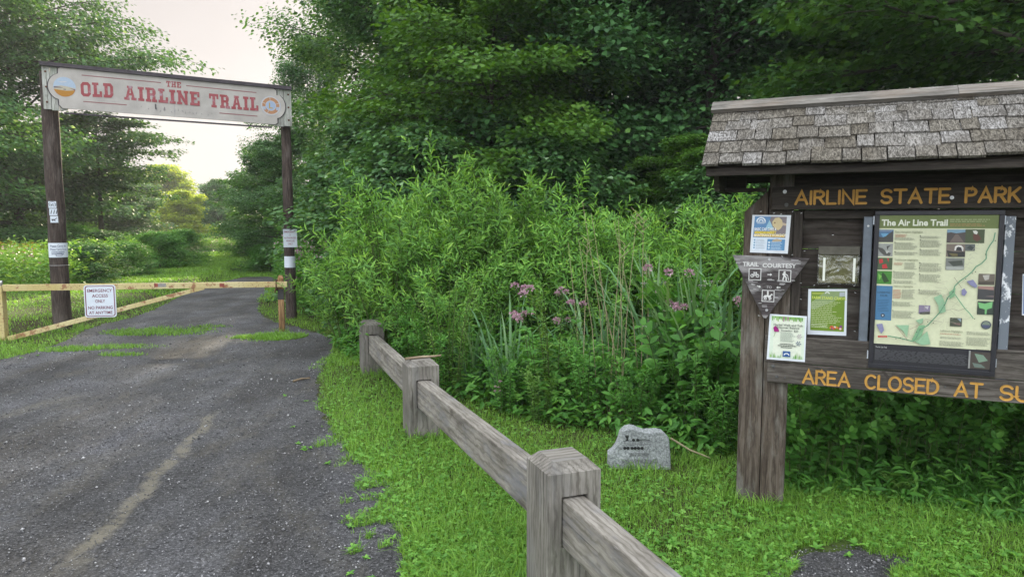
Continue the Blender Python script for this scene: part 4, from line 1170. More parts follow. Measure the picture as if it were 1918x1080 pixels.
g.line(*zz((430, 455), (920, 440)), .002, (.12, .12, .125)); g.line(*zz((330, 540), (380, 540)), .006, (.12, .12, .12))
for (X0, X1, Y0, Y1, n_) in ((545, 940, 615, 690, 17), (370, 1120, 735, 825, 30)):      # weathered letters, no longer readable
    for i in range(n_):
        X = X0+(X1-X0)*i/n_; t = stone_rng.random()
        g.line(*zz((X, Y0+8*t), (X+stone_rng.uniform(-3, 3), Y1-6*t)), .0026, (.11, .115, .12))
        if t > .5: g.line(*zz((X, (Y0, (Y0+Y1)/2, Y1)[int(t*10) % 3]), (X+16, (Y0, (Y0+Y1)/2, Y1)[int(t*7) % 3])), .0024, (.13, .135, .14))
o = g.build("engraving", M_INK, stone, loc=(0, 0, 0))
# ------------------------------------------------------------------ notice kiosk
K0 = Vector((1.3485, 4.05, 0))
KP = Plane(K0, (.9125, -.409))
kiosk = thing("notice_kiosk", K0.to_tuple(), "brown wooden notice kiosk with cedar shingle roof and yellow routed lettering", "kiosk")
SEND = 2.06
def kbox(u0, u1, v0, v1, c0, c1, grain, name, m, parent=kiosk, bevel=.004):
    b = MB(); b.box((u1-u0, v1-v0, c1-c0), KP.mat((u0+u1)/2, (v0+v1)/2, (c0+c1)/2), grain); return b.build(name, m, parent, bevel)
vt = KP.uv(1444, 358)[1]; vc = KP.uv(1400.5, 397)[1]
def post_piece(pts, name):
    b = MB(); b.prism(pts, .145, KP.mat(0, 0, -.145), 1); return b.build(name, M_POST, kiosk, .004)
post_piece([(0, -.3), (.129, -.3), (.129, vt+.02), (.122, vt), (0, vc)], "post")
post_piece([(.133, -.3), (.263, -.3), (.263, 1.93), (.133, 1.93)], "post")
post_piece([(SEND-.263, -.3), (SEND-.133, -.3), (SEND-.133, 1.93), (SEND-.263, 1.93)], "post")
post_piece([(SEND-.129, -.3), (SEND, -.3), (SEND, vc), (SEND-.122, vt), (SEND-.129, vt+.02)], "post")
def kz(z, sx, ox, oy): return lambda X, Y, c=0: KP.uv(ox+X/z, oy+Y/z, c)
z6 = lambda X, Y, c=.0: KP.uv(1360+X/2.4, 330+Y/2.4, c)
hb0, hb1 = KP.uv(1445, 393, .035), KP.uv(1445, 350.5, .035)
VH0, VH1 = hb0[1], hb1[1]
ab0, ab1 = KP.uv(1436, 714.5, .035), KP.uv(1436, 678, .035)
VA0, VA1 = ab0[1], ab1[1]
# planked back panel, battens, the plank above the lower board
b = MB(); k = 4
for i in range(k):
    v0 = VA1+.0+(VH0-VA1)*i/k; v1 = VA1+(VH0-VA1)*(i+1)/k-.003
    b.box((SEND-.53, v1-v0, .02), KP.mat(SEND/2, (v0+v1)/2, -.055), 0)
b.build("back_panel", M_PANEL, kiosk)
kbox(.267, .315, VA1, VH0-.002, -.044, -.004, 1, "batten", M_BROWN); kbox(SEND-.315, SEND-.267, VA1, VH0-.002, -.044, -.004, 1, "batten", M_BROWN)
kbox(.319, SEND-.319, VH0-.052, VH0-.002, -.044, -.012, 0, "batten", M_BROWN)
kbox(.135, .262, vc-.36, VH0-.003, .0015, .008, 1, "mount_board", M_BROWN)
pl0 = KP.uv(1437, 627, .012)[1]
kbox(.137, SEND-.137, VA1+.003, pl0, .002, .022, 0, "lower_plank", M_BOARD)
hd = kbox(hb0[0], SEND-hb0[0], VH0, VH1, .002, .035, 0, "header_board", M_BROWN)
lb = kbox(ab0[0], SEND-ab0[0], VA0, VA1, .002, .035, 0, "lower_board", M_BOARD)
def wordpx(mb, word, x0, x1, ybase, h, wd):
    u0, v0 = KP.uv(x0, ybase, .036); u1, _ = KP.uv(x1, ybase, .036)
    routed(mb, KP, word, u0+wd/2, u1-wd/2, v0, h, .0355, wd)
b = MB(); hH = KP.uv(1560, 357.5, .036)[1]-KP.uv(1560, 381, .036)[1]
vb = KP.uv(1560, 381.2, .036)[1]
def wordu(mb, word, x0, x1, v, h, wd):
    u0 = KP.uv(x0, 375, .036)[0]; u1 = KP.uv(x1, 375, .036)[0]; routed(mb, KP, word, u0+wd/2, u1-wd/2, v, h, .0355, wd)
for wd_, x0, x1 in (("AIRLINE", 1488, 1624.5), ("STATE", 1648, 1780.5), ("PARK", 1806, 1912.5)): b = MB(); wordu(b, wd_, x0, x1, vb, hH, .0136); b.build("lettering", M_GOLD, hd)
b = MB(); hA = KP.uv(1690, 706.5, .036)[1]-KP.uv(1690, 731, .036)[1]; vA = KP.uv(1690, 731.5, .036)[1]
def wordl(mb, word, x0, x1):
    u0 = KP.uv(x0, 725, .036)[0]; u1 = KP.uv(x1, 725, .036)[0]; routed(mb, KP, word, u0+.008, u1-.008, vA, hA, .0355, .0130); return u1
for wd_, x0, x1 in (("AREA", 1501, 1593.5), ("CLOSED", 1618, 1760), ("AT", 1786, 1843)): b = MB(); wordl(b, wd_, x0, x1); b.build("lettering", M_GOLD, lb)
b = MB()
us = KP.uv(1871, 725, .036)[0]; routed(b, KP, "SUNSET", us+.008, us+.405, vA, hA, .0355, .0130)
b.build("lettering", M_GOLD, lb)
# dark checks running out of the letters
rr = random.Random(8)
for px in (1513, 1530, 1553, 1582, 1625, 1645, 1672, 1705, 1728, 1750, 1800, 1830, 1878, 1890):
    g = G(KP, .0352, .0001); u = KP.uv(px, 700, .036)[0]; L = rr.uniform(.012, .03); g.rect(u, vA+hA+.004, u+.0022, vA+hA+L, (.03, .027, .025)); g.build("crack", M_PAINT, lb)
g = G(KP, .0352, .0001); g.poly([KP.uv(*p, .036) for p in ((1650, 694), (1657, 694), (1668, 709), (1664, 712))], (.035, .028, .024)); g.build("knot_split", M_PAINT, lb)
M_DULL = plain("dull_bolt", (.10, .10, .10), .6, .5, .3, .3, 40)
for par, lst in ((hd, ((1470, 359, .011, 1), (1473, 383.5, .011, 0), (1783, 370, .010, 1))), (lb, ((1448, 685.5, .011, 0), (1455, 705, .009, 0), (1470, 707, .005, 0), (1770, 724, .005, 0)))):
    for px, py, r, br in lst:
        u, v = KP.uv(px, py, .037); b = MB()
        b.tube([KP.P(u, v, .0345), KP.P(u, v, .041)], [r, r*.85], 12); b.ball(KP.P(u, v, .041), r*.45, 8, 4)
        b.build("bolt", M_BOLT if br else M_DULL, par)
# staples and tacks
b = MB(); rr = random.Random(5)
for px, py in ((1425, 396), (1450, 399), (1463, 401), (1485, 396), (1501, 399), (1484, 477), (1465, 480), (1560, 440), (1525, 534), (1552, 536), (1600, 535), (1602, 548), (1500, 530), (1500, 560), (1507, 470), (1590, 403), (1540, 400), (1601, 620)):
    if px > 1510: c = -.043
    elif px > 1486: c = -.003
    else: c = .0085
    u, v = KP.uv(px, py, c); M = KP.mat(u, v, c) @ Matrix.Rotation(rr.uniform(-.6, .6), 4, 'Z')
    b = MB(); b.box((.009, .0028, .003), M); b.build("staple", M_BOLT, kiosk)

# ---- roof
roof = bpy.data.objects.new("roof", None); col.objects.link(roof); roof.parent = kiosk
CR, CE = -.072, .34
S0, VE = KP.uv(1315, 308, CE); VE += -.012; VR = KP.uv(1336, 207, CR)[1] - .012
S1 = SEND - S0
b = MB()
for sgn in (1, -1):
    d = Vector((0, -(VR-VE), sgn*(CE-CR))); L = d.length; d.normalize()
    dw = KP.v*d.y + KP.n*d.z; nw = KP.u.cross(dw)*(1 if sgn > 0 else -1)
    if nw.z < 0: nw = -nw
    M = Matrix((KP.u, dw, KP.u.cross(dw))).transposed().to_4x4()
    M.translation = KP.P((S0+S1)/2, VR, CR) + dw*(L/2-.01) - nw*.022
    b.box((S1-S0-.03, L-.01, .026), M, 0)
b.build("roof_deck", M_BROWN, roof)
b = MB(); rr = random.Random(21); ncr = 6
for sgn in (1, -1):
    d = Vector((0, -(VR-VE), sgn*(CE-CR))); L = d.length; d.normalize()
    dw = KP.v*d.y + KP.n*d.z; nw = KP.u.cross(dw)
    if nw.z < 0: nw = -nw
    for cidx in range(ncr):
        e1 = (L+.022)*(1-cidx/5.35) if cidx < 5.35 else .05
        x = S0 + (0 if cidx % 2 == 0 else -.0)
        while x < S1:
            wd = rr.uniform(.075, .165)
            if S1-(x+wd) < .06: wd = S1-x
            le = rr.uniform(.175, .19); end = e1 + rr.uniform(-.009, .009)
            if end < .075: end = .075
            le = min(le, end-.012)
            th = rr.uniform(.010, .016); tilt = rr.uniform(.055, .085)
            ax = (dw*math.cos(tilt) + nw*math.sin(tilt)*0.9).normalized(); nn_ = KP.u.cross(ax)
            if nn_.z < 0: nn_ = -nn_
            uu = (KP.u + ax*rr.uniform(-.025, .025)).normalized()
            M = Matrix((ax, uu, ax.cross(uu))).transposed().to_4x4()
            mid = x+wd/2
            M.translation = KP.P(mid, VR, CR) + dw*(end-le/2) + nw*(.010 + th/2 + .5*le*math.sin(tilt) - .004 + rr.uniform(0, .003))
            b.box((le, wd-rr.uniform(.003, .008), th), M, 0)
            x += wd
b.build("shingles", M_SHINGLE, roof)
b = MB()
for sgn in (1, -1):
    d = Vector((0, -(VR-VE), sgn*(CE-CR))).normalized(); dw = KP.v*d.y+KP.n*d.z; nw = KP.u.cross(dw)
    if nw.z < 0: nw = -nw
    xa = S0-.012
    for seg in range(2):
        xb = xa + (S1-S0+.024)/2
        M = Matrix((KP.u, dw, KP.u.cross(dw))).transposed().to_4x4(); M.translation = KP.P((xa+xb)/2, VR, CR) + nw*(.040+.001*seg) + dw*(.012 if sgn > 0 else .034)
        b.box((xb-xa-.002, .085 if sgn > 0 else .075, .022), M, 0); xa = xb
b.build("ridge_cap", M_RIDGE, roof)
kbox(S0+.02, S1-.02, VE-.052, VE-.008, CE-.035, CE-.012, 0, "fascia", M_BROWN, roof)
kbox(S0+.02, S1-.02, VE-.052, VE-.008, 2*CR-CE+.012, 2*CR-CE+.035, 0, "fascia", M_BROWN, roof)
# end frames, plates and gable boards under the roof
for a in (S0+.05, S1-.05-.028):
    pts = [(CE-.14, 1.835), (CE-.06, VE-.02), (CR, VR-.05), (2*CR-CE+.06, VE-.02), (2*CR-CE+.14, 1.835)]
    vs = [KP.P(a+t, v, c) for t in (0, .028) for c, v in pts]; n = len(pts)
    b = MB(); b._add(vs, [tuple(range(n)), tuple(range(2*n-1, n-1, -1))] + [(i, n+i, n+(i+1) % n, (i+1) % n) for i in range(n)],
                     [Vector((c, v, t)) for t in (0, .028) for c, v in pts])
    b.build("gable_board", M_BROWN, roof)
kbox(S0+.08, .12, 1.835, 1.857, -.02, .02, 0, "plate_beam", M_BROWN, roof)
kbox(SEND-.12, S1-.08, 1.835, 1.857, -.02, .02, 0, "plate_beam", M_BROWN, roof)
kbox(S0+.08, -.002, 1.857, 1.95, -.10, -.08, 0, "plate_beam", M_BROWN, roof)
kbox(S0+.08, S1-.08, 1.93, 1.99, -.10, -.03, 0, "plate_beam", M_BROWN, roof)
kbox(.137, SEND-.137, VH1+.004, 1.928, -.05, -.03, 0, "upper_panel", M_BROWN, kiosk, 0)

# ---- things fixed to the kiosk
def mounted(px, c, th, name, m, label, cat, group=None, edge=0.0):
    """sheet through four measured picture corners: tl, tr, br, bl"""
    pts = [KP.uv(x, y, c) for x, y in px][::-1]
    b = MB(); b.prism(pts, th, KP.mat(0, 0, c), 0)
    return tag(b.build(name, m, None, edge), label, cat, group)
def quadmap(px, c):
    q = [KP.uv(x, y, c) for x, y in px]
    def f(s, t):      # s to the right, t downwards, 0..1
        a = (q[0][0]+(q[1][0]-q[0][0])*s, q[0][1]+(q[1][1]-q[0][1])*s); b_ = (q[3][0]+(q[2][0]-q[3][0])*s, q[3][1]+(q[2][1]-q[3][1])*s)
        return (a[0]+(b_[0]-a[0])*t, a[1]+(b_[1]-a[1])*t)
    return f
class Q(G):
    """marks in sheet fractions"""
    def __init__(s, f, c, eps=.0001): super().__init__(KP, c, eps); s.f = f
    def R(s, a, t0, b_, t1, colr): s.poly([s.f(a, t1), s.f(b_, t1), s.f(b_, t0), s.f(a, t0)], colr)
    def Pg(s, pts, colr): s.poly([s.f(*p) for p in pts], colr)
    def Ln(s, pts, wd, colr): s.pline([s.f(*p) for p in pts], wd, colr)
    def Ci(s, a, t, r, colr, n=20): 
        u, v = s.f(a, t); s.circ(u, v, r, colr, n)
    def Tx(s, tx, a, t, h, colr, width=None, align='l', bold=0.0):
        u, v = s.f(a, t); s.text(tx, u, v, h, colr, width, align, bold)
    def Pa(s, a, t0, b_, t1, n, colr, seed=0, th=.42, ragged=.25):
        u0, v1 = s.f(a, t0); u1, v0 = s.f(b_, t1); s.para(u0, v1, u1, v0, n, colr, seed, th, ragged)

# blue workshop flyer
q4 = ((1409.5, 402.5), (1482, 403), (1475.5, 475), (1404.5, 472.5)); 
o = mounted(q4, .0085, .0015, "flyer", M_PAPER, "blue and white car care workshop flyer above the triangular sign", "flyer", "flyers on the kiosk")
g = Q(quadmap(((1414, 405), (1474, 406), (1469, 470), (1408, 468)), .0105), .0103)
g.R(0, 0, 1, 1, (.62, .70, .80)); g.R(0, 0, 1, .62, (.10, .24, .46)); g.Pg(((.52, 0), (1, 0), (1, .62), (.62, .55), (.40, .30)), (.20, .17, .19)); g.Pg(((.36, .36), (.47, .1), (.62, .36)), (.30, .52, .66))
g.Pg(((.56, .16), (.64, .04), (.76, .02), (.86, .10), (.90, .24), (.84, .34), (.76, .40), (.66, .34), (.58, .26)), (.58, .47, .27)); g.Ci(.64, .18, .005, (.25, .16, .08)); g.Pg(((.86, .16), (1, .2), (1, .26), (.88, .25)), (.5, .4, .3))
u, v = g.f(.21, .155); g.ring(u, v, .026, .007, (.7, .76, .82), 16, 0, math.pi); g.ring(u, v, .014, .006, (.7, .76, .82), 12, 0, math.pi); g.R(.07, .165, .36, .185, (.7, .76, .82)); g.R(.09, .2, .32, .215, (.5, .6, .7))
g.Tx("BASIC CAR CARE &", .03, .415, .0155, (.80, .82, .84), .118, 'l', .02); g.R(.03, .44, .66, .515, (.40, .30, .04)); g.Tx("VEHICLE SAFETY", .04, .51, .0155, (.75, .60, .10), .118, 'l', .02)
g.R(.02, .53, .97, .60, (.55, .36, .03)); g.Tx("MAINTENANCE WORKSHOP", .04, .595, .0150, (.85, .80, .62), .17, 'l', .02)
g.R(.46, .66, 1, .985, (.09, .25, .46)); g.Pg(((.60, .70), (.74, .64), (.9, .68), (.9, .72), (.62, .74)), (.45, .36, .24))
for i in range(4): g.R(.04, .68+.075*i, .085, .72+.075*i, (.12, .28, .45)); g.Pa(.12, .675+.075*i, .42, .73+.075*i, 2, (.35, .40, .46), i)
for i in range(3): g.Ci(.52, .76+.08*i, .006, (.55, .66, .76)); g.Pa(.58, .73+.085*i, .92, .80+.085*i, 2, (.5, .62, .74), 9+i)
g.build("flyer_print", M_INK, o, loc=(0, 0, 0))
# triangular courtesy sign
tri = ((1372.5, 477), (1517, 483.5), (1440.5, 589), (1435, 596), (1430, 594.5))
pts = [KP.uv(x, y, .024) for x, y in tri][::-1]
b = MB(); b.prism(pts, .016, KP.mat(0, 0, .0235), 0)
M_TRI = wood_mat("peeling_purple_brown", (.030, .025, .027), (.062, .052, .055), (.105, .092, .095), grain=40, rough=.6, stain=(.42, .41, .42), stain_amt=.55)
o = tag(b.build("courtesy_sign", M_TRI, None, .003), "triangular peeling brown trail courtesy sign with white pictograms", "sign")
for px, py in ((1441, 485.5), (1436, 580.5)):
    b = MB(); u, v = KP.uv(px, py, .040); b.tube([KP.P(u, v, .0385), KP.P(u, v, .0445)], [.009, .007], 10); b.build("bolt", M_BOLT, o, loc=(0, 0, 0))
g = G(KP, .0397, .0001); Wt = (.60, .60, .60)
def zt_(X, Y): return KP.uv(1360+X/4.908, 470+Y/4.908, .04)
u, v = zt_(152, 132); u1, v1 = zt_(300, 138); g.text("TRAIL", u, v-.003, .0235, Wt, u1-u, 'l', .02)
u, v = zt_(335, 142); u1, _ = zt_(645, 150); g.text("COURTESY", u, v-.004, .0235, Wt, u1-u, 'l', .02)
u, v = zt_(372, 342); g.text("TO", u, v, .014, (.35, .34, .35), None, 'l', .01)
def icon(cx, cy, half=56):
    (ua, va), (ub, vb_) = zt_(cx-half, cy-half), zt_(cx+half, cy+half)
    g.rect(ua, vb_, ub, va, Wt); g.rect(ua+.004, vb_+.004, ub-.004, va-.004, (.055, .045, .047))
    return (ua+ub)/2, (va+vb_)/2, (ub-ua)/2
u, v, s_ = icon(265, 214)
for dx in (-.42, .42): g.ring(u+dx*s_, v-.22*s_, .28*s_, .0035, Wt, 16)
for p, q in (((-.42, -.22), (-.12, .25)), ((-.12, .25), (.25, .22)), ((.42, -.22), (.22, .35)), ((-.12, .25), (.02, -.2)), ((.02, -.2), (.25, .22)), ((.02, -.2), (-.42, -.22)), ((-.25, .36), (-.02, .36)), ((.1, .38), (.3, .34))):
    g.line((u+p[0]*s_, v+p[1]*s_), (u+q[0]*s_, v+q[1]*s_), .003, Wt)
u, v, s_ = icon(540, 228)
g.circ(u-.05*s_, v+.62*s_, .006, Wt, 10); g.poly([(u-.35*s_, v+.1*s_), (u-.02*s_, v-.08*s_), (u+.16*s_, v+.38*s_), (u-.1*s_, v+.5*s_), (u-.38*s_, v+.42*s_)], Wt)
for p, q, wd in (((-.1, .0), (-.3, -.72), .007), ((.02, .0), (.26, -.35), .007), ((.26, -.35), (.2, -.78), .006), ((.1, .3), (.42, .1), .005), ((.42, .2), (.62, -.72), .003), ((-.3, -.72), (-.15, -.75), .005), ((.2, -.78), (.36, -.78), .005)):
    g.line((u+p[0]*s_, v+p[1]*s_), (u+q[0]*s_, v+q[1]*s_), wd, Wt)
u, v, s_ = icon(386, 412)
g.poly([(u-.55*s_, v+.0*s_), (u-.45*s_, v+.14*s_), (u+.30*s_, v+.12*s_), (u+.55*s_, v+.42*s_), (u+.78*s_, v+.22*s_), (u+.72*s_, v+.14*s_), (u+.58*s_, v+.2*s_), (u+.42*s_, v-.16*s_), (u-.45*s_, v-.18*s_)], Wt)
for p, q in (((-.45, -.1), (-.62, -.70)), ((-.35, -.1), (-.28, -.45)), ((-.28, -.45), (-.36, -.72)), ((.34, -.1), (.5, -.42)), ((.5, -.42), (.34, -.62)), ((.26, -.1), (.2, -.72)), ((-.5, .08), (-.72, -.3))): g.line((u+p[0]*s_, v+p[1]*s_), (u+q[0]*s_, v+q[1]*s_), .005, Wt)
g.circ(u-.05*s_, v+.72*s_, .005, Wt, 10); g.poly([(u-.16*s_, v+.1*s_), (u+.06*s_, v+.1*s_), (u+.1*s_, v+.58*s_), (u-.18*s_, v+.58*s_)], Wt); g.line((u+.0*s_, v+.1*s_), (u+.12*s_, v-.34*s_), .005, Wt)
for (a, c) in (((380, 215), (415, 216)), ((285, 318), (312, 328)), ((500, 333), (470, 334))):
    p, q = zt_(*a), zt_(*c); g.line(p, q, .005, Wt); d = (Vector(q)-Vector(p)).normalized(); m_ = Vector((-d.y, d.x)); e = Vector(q)+d*.005
    g.poly([tuple(e), tuple(Vector(q)-d*.005+m_*.008), tuple(Vector(q)-d*.005-m_*.008)], Wt)
rr = random.Random(3)
for (X0, Y0, X1) in ((80, 75, 130), (95, 100, 150), (115, 140, 150), (600, 80, 690), (640, 110, 690), (205, 270, 320), (230, 300, 280), (600, 270, 640), (250, 350, 310), (470, 270, 560), (490, 300, 580), (300, 470, 330), (440, 420, 480), (330, 500, 380), (450, 350, 540), (380, 260, 450), (300, 590, 320)):
    for k in range(3):
        X = X0+rr.uniform(-5, 5); Y = Y0+rr.uniform(-6, 10); p, q = zt_(X, Y), zt_(X+(X1-X0)*rr.uniform(.4, 1), Y+rr.uniform(1, 6)); g.line(p, q, rr.uniform(.0015, .004), (.32, .31, .32))
g.build("lettering", M_INK, o, loc=(0, 0, 0))
# herbal walk flyer
q4 = ((1442, 587.5), (1511.5, 592), (1507.5, 677.5), (1436, 672))
o = mounted(q4, .0225, .0015, "flyer", M_PAPER, "pale green herbal walk flyer with plant drawings under the triangular sign", "flyer", "flyers on the kiosk")
g = Q(quadmap(((1445, 590.5), (1508, 594.5), (1505, 673.5), (1440, 668.5)), .024), .0243); rr = random.Random(6)
g.R(0, 0, 1, 1, (.58, .66, .56)); g.R(.10, .08, .92, .93, (.64, .68, .58))
for i in range(22):
    a = .04+.92*i/22; L = rr.uniform(.05, .14); cc = ((.10, .28, .05), (.20, .38, .08), (.30, .08, .20))[rr.choice((0, 0, 1, 1, 2))]
    g.Pg(((a-.02, .01), (a+.02, .01), (a+.015, L), (a-.01, L*.9)), cc)
for i in range(22):
    a = rr.choice((rr.uniform(.02, .33), rr.uniform(.68, .98))); L = rr.uniform(.06, .18); g.Pg(((a, .99), (a+.02, .99), (a+rr.uniform(-.05, .06), 1-L)), ((.10, .30, .05), (.24, .42, .12))[rr.randint(0, 1)])
g.Pg(((.08, .28), (.15, .23), (.24, .31), (.26, .37), (.12, .38)), (.28, .01, .16)); g.Ln(((.15, .38), (.11, .5)), .002, (.10, .2, .04))
for a, t in ((.86, .45), (.84, .62)):
    for k in range(6): g.Pg(((a, t), (a+.08*math.cos(k), t+.06*math.sin(k)), (a+.08*math.cos(k+.5), t+.06*math.sin(k+.5))), (.42, .38, .40) if t < .5 else (.14, .18, .24))
Bk = (.04, .05, .045)
g.Tx("Herbal Walk and Talk", .52, .225, .0125, Bk, .155, 'c', .008); g.Tx("Discover Balance", .52, .285, .0120, Bk, .118, 'c', .008); g.Tx("Drawdon  $25", .57, .355, .0115, Bk, .09, 'c', .008)
g.Pa(.30, .37, .74, .60, 9, (.25, .30, .26), 2); g.Pa(.30, .64, .70, .67, 1, Bk, 4, .6, 0); g.Pa(.24, .68, .78, .71, 1, Bk, 5, .6, 0); g.Pa(.33, .72, .66, .75, 1, Bk, 6, .6, 0)
g.R(.40, .82, .62, .955, (.03, .09, .26)); u, v = g.f(.51, .93); g.ring(u, v, .016, .005, (.7, .72, .75), 12, .2, 2.9)
g.build("flyer_print", M_INK, o, loc=(0, 0, 0))
# green farm stand flyer
q4 = ((1514, 541), (1587, 541), (1585, 628.5), (1512, 625.5))
o = mounted(q4, -.0435, .0015, "flyer", M_PAPER, "olive green farm stand flyer in a white border below the leaflet box", "flyer", "flyers on the kiosk")
g = Q(quadmap(((1519.5, 545), (1583, 545.5), (1580.5, 621), (1517.5, 617.5)), -.042), -.0417)
g.R(0, 0, 1, 1, (.13, .22, .018)); g.Pg(((.42, 0), (1, 0), (1, .12), (.6, .28), (.1, .46), (0, .44), (0, .3)), (.21, .29, .13))
u, v = g.f(.48, .07); g.ring(u, v, .013, .005, (.7, .72, .7), 12, .2, 2.9); g.R(.03, .035, .38, .05, (.45, .5, .10)); g.R(.03, .07, .34, .08, (.45, .5, .10)); g.R(.84, .02, .99, .12, (.36, .40, .45))
g.Tx("FARM STAND CRAWL", .03, .195, .0155, (.52, .60, .10), .178, 'l', .02); g.Pa(.03, .24, .95, .82, 12, (.40, .46, .25), 3, .38, .4); g.Pa(.03, .82, .55, .93, 3, (.55, .60, .4), 8)
rr = random.Random(9)
for i in range(15): g.Ci(.60+.38*rr.random(), .86+.08*rr.random(), rr.uniform(.004, .008), rr.choice(((.45, .05, .03), (.55, .22, .03), (.6, .58, .55), (.20, .06, .2), (.5, .12, .05))), 10)
g.R(.0, .985, 1, 1.0, (.20, .30, .03))
g.build("flyer_print", M_INK, o, loc=(0, 0, 0))
# leaflet box
lb0, lb1 = KP.uv(1529, 531, -.0), KP.uv(1612, 462, -.0)
box = thing("leaflet_box", tuple(KP.P(lb0[0], lb0[1], -.044)), "empty clear acrylic leaflet box screwed to the brown panel", "leaflet box")
uA, vA_, uB, vB_ = lb0[0]+.006, lb0[1]+.005, lb1[0]-.004, lb1[1]
vm = vB_-.045
kbox(uA+.004, uB-.004, vA_, vm, -.0435, -.0405, 0, "back_plate", plain("yellowed_backing", (.19, .165, .085), .7, 0, .2, .45, 12), box, 0)
kbox(uA, uB, vA_+.004, vm-.004, -.006, -.003, 0, "front_pane", M_ACRYLIC, box, 0)
kbox(uA-.003, uB+.003, vA_-.005, vA_, -.0435, -.001, 0, "box_floor", M_ACRYLIC, box, 0)
kbox(uA-.003, uA, vA_, vm, -.0435, -.001, 1, "box_side", M_ACRYLIC, box, 0); kbox(uB, uB+.003, vA_, vm, -.0435, -.001, 1, "box_side", M_ACRYLIC, box, 0)
kbox(uA-.002, uB+.002, vm, vB_, -.0435, -.002, 0, "hood", plain("weathered_grey_flap", (.085, .08, .065), .6, 0, .3, .3, 20), box, .002)
for f in (.12, .86):
    u = uA+(uB-uA)*f; kbox(u, u+.012, vA_+.012, vm-.018, -.0025, -.0005, 1, "tape_strip", plain("white_foam_tape", (.66, .68, .62), .7), box, 0)
u = (uA+uB)/2; b = MB(); b.tube([KP.P(u, (vA_+vm)/2-.01, -.0405), KP.P(u, (vA_+vm)/2-.01, -.036)], .006, 8); b.build("screw", M_BOLT, box)

# big framed trail map
fr_px = ((1637, 395), (1878.5, 393.5), (1868.5, 701.5), (1628, 691.5))
fc = .030
mp = thing("map_panel", tuple(KP.P(*KP.uv(1628, 691, fc), .0)), "large framed trail map panel with cream map and green title bar on the kiosk", "map panel")
uv = [KP.uv(x, y, fc) for x, y in fr_px]
FU0 = (uv[0][0]+uv[3][0])/2; FU1 = (uv[1][0]+uv[2][0])/2; FV1 = (uv[0][1]+uv[1][1])/2; FV0 = (uv[2][1]+uv[3][1])/2
FW = .023
for (a, c, d_, e, gr) in ((FU0, FU1, FV1-FW, FV1, 0), (FU0, FU1, FV0, FV0+FW, 0), (FU0, FU0+FW, FV0+FW, FV1-FW, 1), (FU1-FW, FU1, FV0+FW, FV1-FW, 1)):
    kbox(a, c, d_, e, -.02, fc, gr, "frame", M_BLACKFRAME, mp, .002)
kbox(FU0+FW, FU1-FW, FV0+FW, FV1-FW, .0, fc-.008, 0, "map_sheet", plain("map_base", (.55, .56, .42), .4), mp, 0)
for a, m_, nm in ((FU0-.052, M_STEEL, "bracket"), (FU1+.006, M_CHIPPED, "bracket")):
    o = kbox(a, a+.044, FV0-.015 if m_ is M_CHIPPED else FV0+.035, FV1-.03, -.044, .016, 1, nm, m_, mp, .003)
    for v in (FV1-.08, FV0+.06): b = MB(); b.tube([KP.P(a+.022, v, .0155), KP.P(a+.022, v, .020)], .006, 8); b.build("bolt", M_BOLT, o)
for v in (FV1-.05, FV0+.07):
    b = MB(); b.box((.006, .045, .02), KP.mat(FU0-.004, v, .012)); b.build("clip", M_PLATE, mp)
    b = MB(); b.box((.005, .045, .02), KP.mat(FU1+.003, v, .012)); b.build("clip", M_PLATE, mp)
iu0, iu1, iv0, iv1 = FU0+FW, FU1-FW, FV0+FW, FV1-FW
def mf(s, t): return (iu0+(iu1-iu0)*s, iv1+(iv0-iv1)*t)
cpx = [KP.uv(1360+X/2.4, 330+Y/2.4, fc-.008) for X, Y in ((686, 165), (1226, 163), (1203, 890), (660, 850))]
mu0 = (cpx[0][0]+cpx[3][0])/2; mu1 = (cpx[1][0]+cpx[2][0])/2; mv1 = (cpx[0][1]+cpx[1][1])/2; mv0 = (cpx[2][1]+cpx[3][1])/2
def zs(X, Y):
    """zoomed-picture position -> fractions of the map sheet"""
    u, v = KP.uv(1360+X/2.4, 330+Y/2.4, fc-.008); return ((u-mu0)/(mu1-mu0), (mv1-v)/(mv1-mv0))
g = Q(mf, fc-.0078, .00009)
CR_ = (.56, .58, .41); Tx_ = (.20, .21, .17); GD = (.30, .31, .22)
g.R(0, 0, 1, 1, CR_); g.R(0, 0, 1, .086, (.125, .165, .045)); g.R(0, .862, 1, 1, (.022, .022, .028))
def ZR(X0, Y0, X1, Y1, c): a = zs(X0, Y0); b_ = zs(X1, Y1); g.R(a[0], a[1], b_[0], b_[1], c)
def ZP(pts, c): g.Pg([zs(*p) for p in pts], c)
def ZL(pts, wd, c): g.Ln([zs(*p) for p in pts], wd, c)
def ZPa(X0, Y0, X1, Y1, n, c, seed=0, **k): a = zs(X0, Y0); b_ = zs(X1, Y1); g.Pa(a[0], a[1], b_[0], b_[1], n, c, seed, **k)
def ZT(tx, X0, Y0, X1, h, c, bold=.015):
    a = zs(X0, Y0); b_ = zs(X1, Y0); ua, va = mf(*a); ub, _ = mf(*b_); g.text(tx, ua, va, h, c, ub-ua, 'l', bold)
ZT("The Air Line Trail", 697, 213, 1000, .032, (.68, .70, .60), .030)
ZPa(1012, 180, 1200, 198, 2, (.30, .34, .18), 1); ZPa(1012, 202, 1200, 216, 2, (.34, .20, .08), 2)
